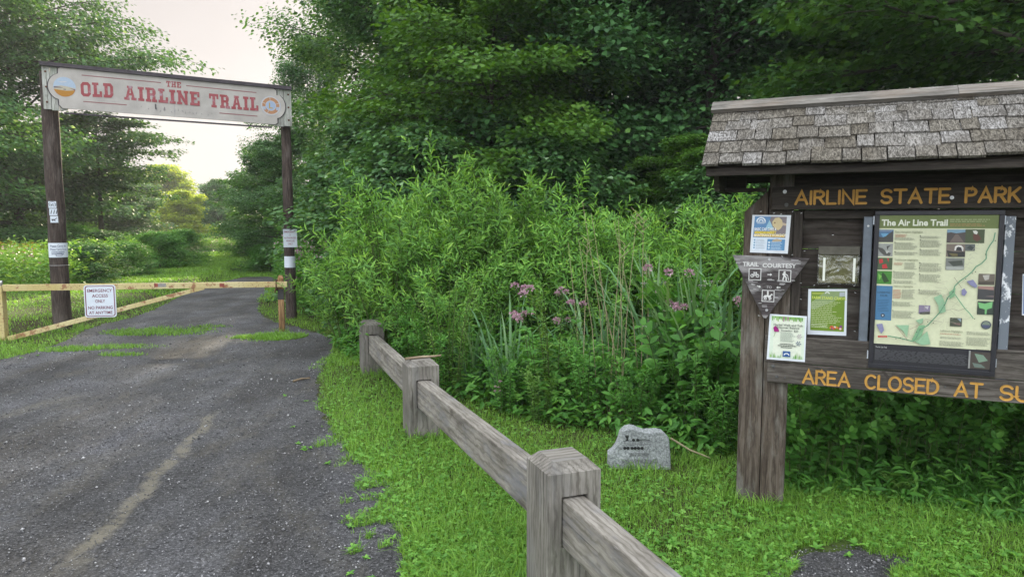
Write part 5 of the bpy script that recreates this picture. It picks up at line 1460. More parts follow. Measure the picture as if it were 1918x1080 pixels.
# photographs down the left and across the map (small flat prints)
def photo(X0, Y0, X1, Y1, base, patches):
    ZR(X0, Y0, X1, Y1, base)
    for c, pts in patches: ZP([(X0+(X1-X0)*a, Y0+(Y1-Y0)*b_) for a, b_ in pts], c)
photo(684, 232, 750, 290, (.06, .14, .26), (((.05, .05, .05), ((0, .55), (.3, .62), (.6, .4), (1, .1), (1, 1), (0, 1))), ((.12, .30, .48), ((.15, .3), (.7, .3), (.5, .52), (.3, .6))), ((.16, .22, .32), ((.02, .04), (.95, .04), (.95, .16), (.02, .16)))))
photo(681, 296, 747, 356, (.27, .28, .27), (((.07, .07, .065), ((0, .3), (.3, .35), (.55, .6), (.9, .75), (.8, .95), (.4, .9), (.1, .6))), ((.05, .05, .05), ((.6, .2), (.9, .15), (.72, .3), (.68, .5), (.62, .4))), ((.42, .42, .40), ((.5, .55), (.8, .6), (.6, .8)))))
photo(678, 361, 745, 418, (.06, .09, .045), (((.42, .03, .035), ((.1, .15), (.35, .1), (.4, .4), (.15, .5))), ((.42, .03, .035), ((.3, .6), (.6, .5), (.7, .85), (.35, .9))), ((.36, .04, .04), ((.65, .05), (.8, .05), (.75, .4)))))
photo(675, 422, 742, 484, (.05, .19, .03), (((.02, .05, .015), ((.4, .1), (.6, .3), (.85, .8), (.5, .9), (.3, .4))), ((.16, .40, .07), ((.1, .2), (.35, .4), (.15, .7)))))
ZR(672, 490, 740, 652, (.055, .16, .30)); ZT("CONSERVING", 676, 525, 736, .0095, (.02, .04, .07)); ZT("OUR", 690, 540, 725, .0095, (.02, .04, .07)); ZPa(680, 552, 732, 612, 8, (.03, .09, .18), 4); a = zs(702, 628); g.Ci(a[0], a[1], .010, (.03, .04, .06)); g.Ci(a[0], a[1], .004, (.5, .55, .6))
photo(998, 231, 1081, 293, (.065, .055, .055), (((.16, .28, .38), ((0, 0), (1, 0), (1, .2), (.5, .28), (.2, .2), (0, .25))), ((.14, .11, .10), ((.45, .35), (.6, .35), (.95, 1), (.1, 1)))))
photo(1083, 230, 1167, 294, (.055, .075, .035), (((.10, .04, .03), ((.4, .35), (.65, .3), (.85, .7), (.6, .9), (.4, .7))), ((.60, .60, .56), ((.38, .12), (.55, .08), (.66, .2), (.6, .38), (.45, .3)))))
photo(995, 297, 1079, 358, (.16, .13, .11), (((.62, .60, .58), ((.42, .5), (.46, .2), (.6, .1), (.8, .12), (.92, .3), (.9, .55))), ((.025, .025, .03), ((.5, .52), (.55, .28), (.65, .22), (.8, .28), (.85, .55))), ((.03, .03, .03), ((0, .5), (.4, .6), (1, .6), (1, 1), (.1, 1))), ((.12, .10, .04), ((.1, .7), (.6, .75), (.6, .95), (.3, .95)))))
photo(1081, 298, 1124, 330, (.10, .11, .11), (((.04, .05, .05), ((.1, .6), (.5, .2), (.9, .5), (.7, .9))),))
photo(992, 362, 1074, 418, (.16, .17, .16), (((.05, .06, .05), ((.1, .3), (.9, .2), (.95, .6), (.4, .7))), ((.32, .34, .32), ((0, .7), (1, .75), (1, 1), (0, 1)))))
photo(1142, 435, 1213, 488, (.13, .11, .09), (((.38, .36, .34), ((.25, .15), (.7, .1), (.65, .5), (.4, .6))), ((.06, .05, .04), ((0, .7), (1, .7), (1, .9), (0, .95)))))
photo(1139, 492, 1211, 556, (.05, .05, .055), (((.30, .18, .16), ((0, 0), (1, .05), (1, .3), (0, .2))), ((.18, .13, .13), ((.4, .75), (1, .7), (1, .8)))))
photo(1137, 561, 1209, 626, (.035, .05, .04), (((.16, .40, .16), ((.02, .1), (.45, .2), (.95, .05), (.9, .5), (.6, .6), (.55, .95), (.45, .95), (.45, .6), (.1, .5))),))
photo(868, 580, 918, 622, (.20, .17, .25), (((.05, .05, .05), ((.05, .8), (1, .7), (1, 1), (.05, 1))), ((.42, .40, .45), ((.5, .2), (.9, .1), (.8, .5)))))
photo(1011, 638, 1063, 680, (.06, .07, .05), (((.22, .28, .32), ((.6, .1), (.95, .1), (.95, .5))), ((.15, .10, .09), ((.1, .6), (.9, .6), (.9, .9)))))
a = zs(1175, 672); g.Ci(a[0], a[1], .022, (.035, .045, .08)); g.Ci(a[0], a[1], .018, (.16, .20, .16)); u, v = mf(*a); g.circ(u, v, .017, (.07, .08, .14), 18, None, R(180), R(360))
photo(1101, 795, 1203, 880, (.06, .05, .045), (((.16, .24, .18), ((.2, .1), (.6, .2), (.8, .5), (.4, .6))), ((.12, .16, .14), ((.1, .6), (.5, .7), (.7, .9), (.2, .85)))))
# columns of print
ZT("East Hampton Highlights", 760, 246, 886, .0105, GD); ZT("Colchester Highlights", 757, 374, 864, .0105, GD); ZT("Hebron Highlights", 752, 496, 840, .0105, GD); ZT("Lebanon Highlights", 966, 702, 1068, .0105, GD)
ZPa(760, 252, 815, 268, 3, (.35, .10, .07), 1); ZPa(758, 268, 860, 280, 3, Tx_, 2)
for i, (X, Y, n) in enumerate(((757, 290, 8), (757, 333, 4), (873, 260, 3), (873, 278, 8), (872, 322, 7), (752, 424, 8), (752, 465, 4), (870, 384, 5), (869, 406, 5), (869, 436, 9), (747, 562, 6), (747, 604, 9), (867, 508, 6))):
    ZPa(X, Y, X+104, Y+n*4.4, n, Tx_, 20+i); a = zs(X+1, Y+1); g.Ci(a[0], a[1], .0028, (.04, .04, .04), 8)
ZPa(755, 382, 800, 396, 3, (.35, .10, .07), 5); ZPa(802, 382, 858, 416, 6, Tx_, 6); ZPa(750, 506, 785, 550, 7, (.38, .10, .08), 7); ZPa(790, 506, 850, 553, 8, Tx_, 8)
ZPa(964, 708, 1060, 720, 2, (.36, .11, .08), 9); ZPa(964, 724, 1075, 740, 3, Tx_, 10); ZPa(962, 744, 1074, 774, 6, Tx_, 11); ZPa(1086, 700, 1198, 722, 5, Tx_, 12); ZPa(1085, 726, 1198, 772, 8, Tx_, 13); ZPa(1128, 782, 1188, 790, 1, GD, 14, th=.7, ragged=0)
ZT("The Air Line Trail", 668, 775, 720, .0075, (.45, .45, .45)); ZPa(666, 782, 1092, 862, 15, (.085, .085, .095), 15, th=.5, ragged=.05); ZR(1096, 790, 1099, 872, (.25, .25, .25))
# the map itself
GN = (.21, .40, .23); GN2 = (.25, .42, .27); TR = (.10, .22, .16); LK = (.20, .20, .34); RD_ = (.17, .13, .12)
ZP(((975, 545), (985, 500), (1010, 505), (1045, 490), (1030, 540), (995, 560)), GN2) if False else None
ZP(((935, 545), (970, 530), (985, 565), (990, 610), (960, 620), (955, 580)), GN2); ZP(((1005, 520), (1035, 500), (1030, 540), (1008, 552)), GN)
ZP(((760, 672), (822, 672), (812, 728), (795, 700)), GN2); ZP(((835, 740), (868, 672), (895, 672), (880, 720), (850, 748)), GN); ZP(((850, 750), (905, 700), (920, 760), (880, 765)), GN2); ZP(((852, 650), (888, 640), (885, 665), (870, 668)), GN2)
ZP(((1085, 470), (1115, 462), (1135, 490), (1128, 502), (1100, 486)), LK); ZP(((1062, 510), (1075, 502), (1088, 520), (1076, 538), (1062, 532)), LK); ZP(((672, 668), (700, 665), (708, 695), (695, 712), (682, 690)), LK)
rr = random.Random(12)
for i in range(38):
    X = rr.uniform(760, 1120); Y = 560+ (1000-X)*.35 + rr.uniform(-110, 110)
    if Y < 640-.0 and X < 880 or Y < 430 or Y > 770: continue
    pts = [(X, Y)]; an_ = rr.uniform(0, 6.28)
    for k in range(4): an_ += rr.uniform(-.6, .6); pts.append((pts[-1][0]+13*math.cos(an_), pts[-1][1]+9*math.sin(an_)))
    ZL(pts, .0012, (.36, .35, .27))
for i in range(7):
    Y = 300+i*22; X = 1190-.55*(Y-240); ZL(((X, Y), (X-12-rr.random()*14, Y-8), (X-20-rr.random()*20, Y+6), (X-30, Y-2)), .0012, (.33, .34, .27))
main = ((1213, 245), (1206, 280), (1188, 305), (1172, 335), (1172, 365), (1150, 388), (1125, 402), (1108, 425), (1085, 445), (1052, 468), (1028, 492), (1020, 520), (995, 545), (985, 572), (960, 612), (930, 645), (905, 672), (870, 690), (852, 730), (838, 745), (800, 735), (770, 728), (735, 722), (722, 720))
ZL(main, .0060, GN); ZL(main, .0026, TR); spur = ((1028, 528), (1050, 560), (1075, 595), (1095, 615), (1113, 640)); ZL(spur, .005, GN); ZL(spur, .0024, (.14, .30, .20))
ZL(((1025, 450), (1060, 500)), .0016, RD_); ZL(((757, 672), (815, 740)), .0018, (.26, .12, .12)); ZL(((822, 690), (870, 668), (890, 650)), .0016, (.26, .13, .12)); ZL(((985, 602), (1020, 596), (1045, 604), (1085, 590)), .0014, RD_); ZL(((890, 640), (930, 650), (970, 655)), .0014, RD_)
for X, Y in ((1212, 282), (1168, 345), (1122, 425), (1108, 432), (1078, 458), (1020, 518), (995, 548), (980, 578), (930, 660), (905, 655), (870, 690), (855, 702), (838, 770), (1118, 641), (780, 728), (760, 732)): a = zs(X, Y); g.Ci(a[0], a[1], .0026, (.03, .04, .035), 8)
ZL(((678, 722), (720, 722)), .010, (.45, .06, .05)); ZPa(684, 718, 716, 726, 1, (.6, .4, .36), 3, th=.4, ragged=0)
g.build("map_print", M_INK, mp)
q4 = ((1915.5, 513), (1990, 515), (1990, 600), (1914, 590))
o = mounted(q4, -.0435, .0015, "flyer", M_PAPER, "white flyer with a blue edge on the panel just right of the framed map", "flyer", "flyers on the kiosk")
g = Q(quadmap(((1917, 516), (1988, 518), (1988, 598), (1916, 587)), -.042), -.0417); g.R(0, 0, .06, 1, (.10, .16, .42)); g.build("flyer_print", M_INK, o, loc=(0, 0, 0))
# ------------------------------------------------------------------ plants: growing them
def perp(a):
    r = np.array([0, 0, 1.0]) if abs(a[2]) < .9 else np.array([1.0, 0, 0])
    p = np.cross(a, r); p /= np.linalg.norm(p); return p, np.cross(a, p)
def shoot(lb, rng, p0, p1, n, size, T, a0=75, a1=25, t0=.12, tint=(.1, .8), whorl=1, tipbright=.2):
    """leaves set spirally along a stem piece from p0 to p1"""
    ax = p1-p0; L = np.linalg.norm(ax); ax = ax/L; e1, e2 = perp(ax)
    t = np.linspace(t0, 1, n)
    if whorl > 1: t = np.repeat(np.linspace(t0, 1, max(1, n//whorl)), whorl); n = len(t)
    az = np.arange(n)*(2.39996 if whorl == 1 else 2*math.pi/whorl) + rng.uniform(0, 6) + rng.normal(0, .25, n) + (np.arange(n)//whorl*.6 if whorl > 1 else 0)
    al = np.radians(a0+(a1-a0)*t + rng.normal(0, 10, n))
    rad = np.cos(az)[:, None]*e1 + np.sin(az)[:, None]*e2
    d = np.cos(al)[:, None]*ax + np.sin(al)[:, None]*rad
    up = ax[None] - .55*rad + np.array([0, 0, .5])
    sz = size*(1-.35*np.abs(t-.5)*2)*rng.uniform(.8, 1.2, n)
    lb.add(T, p0 + t[:, None]*(p1-p0), d, up, sz, np.clip(rng.uniform(tint[0], tint[1], n) + tipbright*t**3, 0, 1))
def bez(p0, p1, p2, n):
    t = np.linspace(0, 1, n)[:, None]; return (1-t)**2*p0 + 2*t*(1-t)*p1 + t*t*p2

def make_shrub(seed, H, Rr, nst, nsh, nl, size, T, lean=.0, base=.22, a0=80, a1=28):
    rng = np.random.default_rng(seed); lb = LB(); mb = MB()
    for i in range(nst):
        az = rng.uniform(0, 6.283); rr = Rr*math.sqrt(rng.random()); hz = H*(1-.42*(rr/Rr)**2)*rng.uniform(.80, 1.06)
        o = np.array([math.cos(az), math.sin(az), 0])
        p0 = o*rr*base; p2 = o*rr + np.array([0, 0, hz]); p1 = o*rr*.45 + np.array([0, 0, hz*.72])
        path = bez(p0, p1, p2, 7)
        mb.tube([tuple(p) for p in path], [.010, .009, .008, .007, .006, .004, .002], 4, False)
        shoot(lb, rng, path[4], path[6], int(nl*1.5), size, T, a0, a1)
        for j in range(nsh):
            q = .22+.72*(j+rng.random())/nsh; k = q*6; b = int(k); p = path[b]+(path[min(b+1, 6)]-path[b])*(k-b)
            a2 = rng.uniform(0, 6.283); L = rng.uniform(.22, .42)*(H/2.2)
            d = np.array([math.cos(a2)+o[0]*.7, math.sin(a2)+o[1]*.7, rng.uniform(.5, 1.5)]); d /= np.linalg.norm(d)
            e = p+d*L; mb.tube([tuple(p), tuple(e)], [.004, .0015], 3, False)
            shoot(lb, rng, p, e, nl, size*rng.uniform(.85, 1.1), T, a0, a1)
    return mb, lb
def make_herb(seed, nst, H, spread, nl, size, T, a0=80, a1=40, whorl=1, lean=.25, flower=None, fr=.05, fn=40, t0=.1, side=0, stemr=.005):
    """upright stems with leaves all along; flower = True adds a domed flower head"""
    rng = np.random.default_rng(seed); lb = LB(); mb = MB(); heads = []
    for i in range(nst):
        az = rng.uniform(0, 6.283); rr = spread*math.sqrt(rng.random()); o = np.array([math.cos(az), math.sin(az), 0])
        h = H*rng.uniform(.72, 1.05); p0 = o*rr*.5; p2 = o*(rr + lean*h*rng.uniform(.2, 1)) + np.array([0, 0, h]); p1 = p0*1.0 + np.array([0, 0, h*.55])
        path = bez(p0, p1, p2, 6); mb.tube([tuple(p) for p in path], [stemr, stemr*.9, stemr*.8, stemr*.7, stemr*.55, stemr*.4], 4, False)
        for a, b in ((0, 2), (2, 3), (3, 4), (4, 5)):
            shoot(lb, rng, path[a], path[b], max(2, int(nl*(b-a)/5)), size*(1.0 if b < 4 else .8), T, a0, a1 if b == 5 else (a0+a1)/2, t0, (.05, .75), whorl, .15)
        for j in range(side):
            k = rng.integers(2, 5); a2 = rng.uniform(0, 6.283); d = np.array([math.cos(a2), math.sin(a2), 1.1]); d /= np.linalg.norm(d); e = path[k]+d*h*rng.uniform(.12, .22)
            mb.tube([tuple(path[k]), tuple(e)], [.003, .0012], 3, False); shoot(lb, rng, path[k], e, nl//2, size*.7, T, a0, a1)
        if flower:
            nh = rng.integers(2, 4); fl = LB(); heads.append(fl)
            for j in range(nh):
                c = path[5] + np.array([rng.normal(0, fr*.9), rng.normal(0, fr*.9), rng.normal(.0, fr*.35)]); mb.tube([tuple(path[5]-np.array([0, 0, .05])), tuple(c)], [.002, .0012], 3, False)
                n = fn; dv = nrm(rng.normal(0, 1, (n, 3)) + np.array([0, 0, .9])); fl.add(T_QUAD, c + dv*fr*.55*rng.random((n, 1))**.4*np.array([1, 1, .6]), dv, rng.normal(0, 1, (n, 3)), fr*rng.uniform(.22, .42, n), rng.random(n))
    return mb, lb, heads
def herb_thing(name, loc, parts, leafm, label, cat, group=None, flowerm=None, stemm=None, rz=0, scale=1.0):
    t = thing(name, loc, label, cat, group, rz); t.scale = (scale,)*3
    mb, lb = parts[0], parts[1]
    mb.build("stem", stemm or M_STEM, t, local=True)
    link("foliage", lb.mesh("foliage"), leafm, t)
    for fl in (parts[2] if len(parts) > 2 else ()): link("flower_head", fl.mesh("flower_head"), flowerm or M_PINK, t)
    return t
def blades_plant(seed, n, H, spread, wd, bend=.6, segs=5):
    rng = np.random.default_rng(seed); lb = LB(); a = rng.uniform(0, 6.283, n); r = spread*np.sqrt(rng.random(n)); an = a + rng.normal(0, .6, n)
    lb.strips(np.c_[r*np.cos(a), r*np.sin(a), np.zeros(n)], np.stack([np.cos(an), np.sin(an)], 1), H*rng.uniform(.55, 1.05, n), wd*rng.uniform(.7, 1.2, n), np.clip(rng.normal(bend, .22, n), .1, 1.2), rng.random(n), segs)
    return lb

# ---- trees
def make_tree(seed, H, cb, Rr, nl, nb, ns, size, T, rise=.45, droop=.16, trunk_r=.16, spread=.15, flat=.5, fork=0, top=.97, wob=.25, sh=(.22, .62), bl=(.16, .34)):
    rng = np.random.default_rng(seed); mb = MB(); lb = LB()
    n = 9; tw = rng.normal(0, wob*.12, (n, 2)).cumsum(0); tw[:2] *= .3
    trunk = [np.array([tw[i, 0], tw[i, 1], -.15+(H*.93+.15)*i/(n-1)]) for i in range(n)]
    mb.tube([tuple(p) for p in trunk], [trunk_r*(1.25 if i == 0 else 1)*(1-.9*(i/(n-1))**1.1)+.01 for i in range(n)], 9, False)
    def tp(h):
        k = min(max((h+.15)/(H*.93+.15)*(n-1), 0), n-1.001); b = int(k); return trunk[b]+(trunk[b+1]-trunk[b])*(k-b)
    for i in range(nl):
        t = (i+rng.random())/nl; h = cb+(H*.92-cb)*t
        prof = math.sin(math.pi*min(1, sh[0]+(1-sh[0]*.55)*t*.86))**sh[1]
        L = Rr*prof*rng.uniform(.65, 1.15); az = i*2.4+rng.normal(0, .45); el = rise*(.15+1.25*t)+rng.normal(0, .14)
        dh = np.array([math.cos(az), math.sin(az), 0]); b0 = tp(h); pts = []
        wv = rng.normal(0, .05*L, (6, 3)).cumsum(0)*.5
        for k in range(6):
            q = k/5; pts.append(b0 + dh*L*math.cos(el)*q + np.array([0, 0, 1])*(L*math.sin(el)*q - droop*L*q*q) + wv[k]*q)
        r0 = trunk_r*.30*(1-.6*t)+.008
        mb.tube([tuple(p) for p in pts], [r0*(1-.85*k/5)+.003 for k in range(6)], 5, False)
        for j in range(nb):
            q = .08+.92*((j+rng.random())/nb)**.85; k = q*5; b = min(int(k), 4); p = pts[b]+(pts[b+1]-pts[b])*(k-b)
            sg = 1 if j % 2 else -1; a2 = az + sg*rng.uniform(.35, 1.25)*(1.15-.6*q); l2 = max(.35, L*rng.uniform(*bl)*(1.2-.5*q))
            d2 = np.array([math.cos(a2), math.sin(a2), rng.uniform(-.12, .38)]); e = p+d2*l2 + np.array([0, 0, -.12*l2])
            mb.tube([tuple(p), tuple(p+d2*l2*.55), tuple(e)], [.011, .007, .003], 3, False)
            m = max(4, int(ns*rng.uniform(.6, 1.3))); s = rng.uniform(.15, 1.12, m); w_ = spread*(1.2-.5*s)
            pos = p + (e-p)*s[:, None] + np.clip(rng.normal(0, 1, (m, 3)), -1.5, 1.5)*np.stack([w_, w_, w_*flat], 1)
            a3 = a2 + rng.normal(0, .75, m); dd = np.stack([np.cos(a3), np.sin(a3), rng.normal(-.30, .28, m)], 1)
            up = np.stack([rng.normal(0, .45, m), rng.normal(0, .45, m), np.ones(m)], 1)
            lb.add(T, pos, dd, up, size*rng.uniform(.65, 1.25, m), np.clip(rng.normal(.45, .26, m), 0, .985) if rng.random() > .002 else np.ones(m))
    return mb, lb
TREES = {}
def tree_kind(key, *a, leafm=None, **k):
    mb, lb = make_tree(*a, **k)
    tm = mb.build("trunk", M_BARK, None, local=True); me = tm.data; bpy.data.objects.remove(tm)
    cm = lb.mesh("crown"); cm.materials.append(leafm)
    TREES[key] = (me, cm)
def tree(key, loc, rz, sc_, label, group="trees of the wood", cat="tree", name="broadleaf_tree"):
    t = thing(name, loc, label, cat, group, rz); t.scale = sc_ if hasattr(sc_, '__len__') else (sc_,)*3
    me, cm = TREES[key]
    o = bpy.data.objects.new("trunk", me); col.objects.link(o); o.parent = t
    o = bpy.data.objects.new("crown", cm); col.objects.link(o); o.parent = t
    return t
def X_(px, Y): return at(px, 480, Y).x

#            seed  H   cb  R   nl  nb  ns size
tree_kind('maple', 1, 13, .7, 3.6, 54, 11, 165, .102, T_BROAD, leafm=M_MAPLE, trunk_r=.13, spread=.38, rise=.62, flat=.7, bl=(.22, .46))
tree_kind('layered', 2, 9, .4, 3.0, 52, 11, 110, .10, T_MAPLE, leafm=M_MAPLE2, rise=.45, droop=.26, trunk_r=.07, spread=.27, flat=.5, bl=(.22, .42))
tree_kind('oak', 3, 14, .6, 4.0, 54, 11, 150, .122, T_BROAD, leafm=M_DARKLEAF, trunk_r=.15, spread=.42, flat=.7, rise=.6, bl=(.22, .46))
tree_kind('oak2', 4, 15, 1.6, 3.6, 50, 11, 145, .122, T_BROAD, leafm=M_DARKLEAF, trunk_r=.14, spread=.42, flat=.7, rise=.7, bl=(.22, .46))
tree_kind('airy', 5, 13, .9, 4.6, 56, 11, 100, .125, T_BROAD, leafm=M_MAPLE, trunk_r=.17, spread=.32, rise=.45, flat=.5, bl=(.22, .46))
tree_kind('high', 10, 10, 5.0, 3.6, 34, 10, 60, .15, T_BROAD, leafm=M_MAPLE, trunk_r=.14, spread=.28, rise=.35, flat=.5, bl=(.22, .46))
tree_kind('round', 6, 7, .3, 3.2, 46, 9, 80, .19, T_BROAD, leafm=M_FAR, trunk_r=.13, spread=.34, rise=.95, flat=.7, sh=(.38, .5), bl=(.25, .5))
tree_kind('full', 9, 7, .2, 3.2, 46, 9, 90, .17, T_BROAD, leafm=M_MAPLE, trunk_r=.10, spread=.36, rise=.85, flat=.7, sh=(.38, .5), bl=(.25, .5))
tree_kind('bush', 7, 2.6, .08, 1.5, 36, 7, 60, .10, T_OVATE, leafm=M_MAPLE, trunk_r=.03, spread=.17, rise=.9, flat=.8, sh=(.40, .5))
tree_kind('pale_bush', 12, 2.4, .06, 1.5, 36, 7, 60, .11, leaf_T(.16), leafm=M_HERB, trunk_r=.02, spread=.18, rise=1.0, flat=.9, sh=(.40, .5))
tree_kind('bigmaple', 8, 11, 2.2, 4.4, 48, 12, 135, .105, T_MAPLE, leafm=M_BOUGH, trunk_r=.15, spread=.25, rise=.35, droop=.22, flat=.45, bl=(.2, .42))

RW_ = "trees right of the trail"
tree('maple', (X_(850, 17.4), 17.4, 0), .3, 1.0, "tall pale green maple directly behind the right arch pole", RW_)
tree('layered', (X_(915, 12.6), 12.6, 0), 1.1, .86, "young maple with layered light green sprays above the leafy thicket", RW_)
tree('maple', (X_(930, 20), 20, 0), 2.2, 1.25, "tall maple filling the top of the view behind the layered young maple", RW_)
tree('oak', (X_(1010, 15.0), 15.0, 0), .9, 1.0, "dark green oak right behind the layered young maple's right side", RW_)
tree('oak2', (X_(1185, 17), 17, 0), 2.9, 1.1, "dark oak with bare lower trunk and sky specks left of the kiosk roof", RW_)
tree('oak2', (X_(1120, 20.5), 20.5, 0), 4.9, 1.1, "slim dark oak deep in the gap between two nearer dark oaks", RW_)
tree('oak', (X_(1330, 14.5), 14.5, 0), 4.0, .85, "dark oak rising just behind the left end of the kiosk roof", RW_)
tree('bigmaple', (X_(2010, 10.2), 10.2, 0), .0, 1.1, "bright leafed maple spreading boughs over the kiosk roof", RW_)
tree('oak', (X_(1560, 15.5), 15.5, 0), 5.2, 1.15, "dark oak behind the bright maple above the kiosk", RW_)
tree('oak2', (X_(1900, 14.5), 14.5, 0), 1.4, 1.1, "dark oak at the far right behind the bright maple", RW_)
tree('maple', (X_(735, 22.5), 22.5, 0), 3.3, .95, "maple standing along the trail beyond the right arch pole", RW_)
tree('airy', (X_(545, 25), 25, 0), .5, (.52, .52, .40), "airy tree leaning its thin crown over the far trail below the board", RW_)
tree('oak', (X_(604, 30), 30, 0), 2.0, (.62, .62, .70), "dark rounded tree behind the right end of the name board", RW_)
tree('layered', (X_(1290, 11.0), 11.0, 0), 4.2, (.42, .42, .36), "small low sapling in the dark gap left of the kiosk", RW_)
tree('full', (X_(520, 35), 35, 0), 1.0, (.8, .8, .85), "small green tree beside the far bend of the trail", RW_)

for px, Y, rz, s_, lab in ((775, 12.9, .4, (.62, .62, .50), "leafy sapling just right of the right arch pole behind the weeds"), (800, 11.4, 2.2, (.55, .55, .48), "leafy sapling behind the thicket's highest left part"), (1010, 11.2, 3.9, (.55, .55, .46), "leafy sapling behind the dip in the thicket"),
                            (715, 15.5, 1.2, (.60, .60, .62), "slim leafy tree beside the right arch pole"), (1330, 10.2, 5.0, (.45, .45, .38), "leafy sapling close behind the kiosk's roof end")):
    tree('full', (X_(px, Y), Y, 0), rz, s_, lab, "saplings along the wood's edge", "sapling", "sapling")
LW_ = "trees left of the trail"
tree('airy', (X_(-10, 27), 27, 0), 2.6, (1.2, 1.2, 1.3), "large airy maple behind the left arch pole with sky showing through", LW_)
tree('airy', (X_(-300, 20), 20, 0), 4.4, 1.15, "airy maple at the left edge whose outer twigs hang in view", LW_)
tree('high', (X_(195, 30), 30, 0), .9, (.88, .88, .66), "spreading tree whose boughs reach under the name board from the left", LW_)
tree('airy', (X_(40, 29), 29, 0), 1.9, (1.05, 1.05, 1.2), "tall maple close behind the large airy maple on the left", LW_)
tree('full', (X_(70, 36), 36, 0), .2, (1.3, 1.3, 1.0), "dense green tree behind the large airy maple", LW_)
tree('full', (X_(205, 40), 40, 0), 5.0, (.95, .95, .62), "dense low maple left of the sunlit round tree", LW_)
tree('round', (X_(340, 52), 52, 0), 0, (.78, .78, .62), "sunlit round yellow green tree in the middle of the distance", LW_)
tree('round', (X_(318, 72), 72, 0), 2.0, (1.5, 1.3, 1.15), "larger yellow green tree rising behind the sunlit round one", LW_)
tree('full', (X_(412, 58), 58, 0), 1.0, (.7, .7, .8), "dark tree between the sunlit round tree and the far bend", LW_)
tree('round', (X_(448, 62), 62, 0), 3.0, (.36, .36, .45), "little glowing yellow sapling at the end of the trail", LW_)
tree('full', (X_(-90, 36), 36, 0), 4.0, (1.3, 1.3, 1.1), "green tree far behind the meadow at the left edge", LW_)
tree('full', (X_(470, 66), 66, 0), 2.4, (1.1, 1.1, .9), "dark tree closing the view right of the yellow sapling", LW_)
tree('full', (X_(250, 62), 62, 0), 3.4, (1.2, 1.2, .85), "dark tree closing the view far behind the left bushes", LW_)
for px, Y, rz, s_, lab in ((165, 17.5, .5, (.62, .6, .40), "rounded dark bush by the left arch pole"), (238, 20.5, 2.0, (.75, .6, .42), "wide bush with greyish flowers in the middle of the hedge row"),
                           (300, 24, 3.1, (.9, .8, .52), "taller bush near the far end of the hedge row"), (338, 27, 4.4, (.8, .7, .55), "last bush of the hedge row at the far lawn"),
                           (200, 25, 1.3, (.9, .8, .5), "bush half hidden behind the dark rounded bush"), (470, 32, 1.9, (.9, .8, .62), "bush at the right side of the far bend"),
                           (505, 24, 5.5, (.75, .7, .42), "low bush left of the right arch pole"), (60, 22, .1, (1.2, .9, .55), "broad bush behind the meadow flowers at the left"), (130, 27, 3.9, (1.1, .9, .62), "bush behind the left arch pole at the meadow's back")):
    c = (X_(px, Y), Y); tree('pale_bush' if px in (238, 300, 338, 470, 505, 130) else 'bush', (c[0], c[1], gh(*c)-.02), rz, s_, lab, "bushes along the trail", "bush", "bush")

# woods too deep to tell apart
rng = np.random.default_rng(77)
def wood_mass(n, boxes, size):
    lb = LB()
    for (x0, x1, y0, y1, h0, h1, f) in boxes:
        m = int(n*f); nc = max(8, m//70)
        c = np.c_[rng.uniform(x0, x1, nc), rng.uniform(y0, y1, nc), rng.uniform(h0, h1, nc)]
        k = rng.integers(0, nc, m); pos = c[k] + rng.normal(0, 1, (m, 3))*np.array([.8, .8, .45]); pos[:, 2] = np.maximum(pos[:, 2], .1)
        a = rng.uniform(0, 6.283, m)
        lb.add(T_OVATE, pos, np.c_[np.cos(a), np.sin(a), rng.normal(-.3, .3, m)], np.c_[rng.normal(0, .5, (m, 2)), np.ones(m)], size*rng.uniform(.7, 1.3, m), rng.random(m))
    return lb
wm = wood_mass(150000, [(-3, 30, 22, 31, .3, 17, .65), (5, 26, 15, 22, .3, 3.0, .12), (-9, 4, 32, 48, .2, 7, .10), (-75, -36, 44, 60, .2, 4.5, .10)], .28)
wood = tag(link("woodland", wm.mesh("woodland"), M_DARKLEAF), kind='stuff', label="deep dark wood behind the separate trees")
wm = wood_mass(26000, [(-60, 30, 80, 92, .2, 4.2, 1.0)], .5)
tag(link("far_woods", wm.mesh("far_woods"), M_DARKLEAF), kind='stuff', label="far tree line closing the end of the trail")
# bare trunks standing in the dark gap
b0 = None
for i, (px, Y, r, lab) in enumerate(((1105, 18.5, .07, "thin dark trunk left of the sky specks in the wood"), (1160, 19.5, .09, "dark trunk in the middle of the gap in the wood"), (1235, 18, .08, "dark trunk at the right of the gap in the wood"), (1265, 21, .07, "thin far trunk right of the gap in the wood"))):
    b = MB(); x = X_(px, Y); rr = random.Random(i); b.tube([(x+rr.uniform(-.06, .06)*k, Y+rr.uniform(-.05, .05)*k, -.1+1.6*k) for k in range(7)], [r*(1-.08*k) for k in range(7)], 8)
    tag(b.build("bare_trunk", M_BARK), lab, "tree trunk", "bare trunks in the wood")

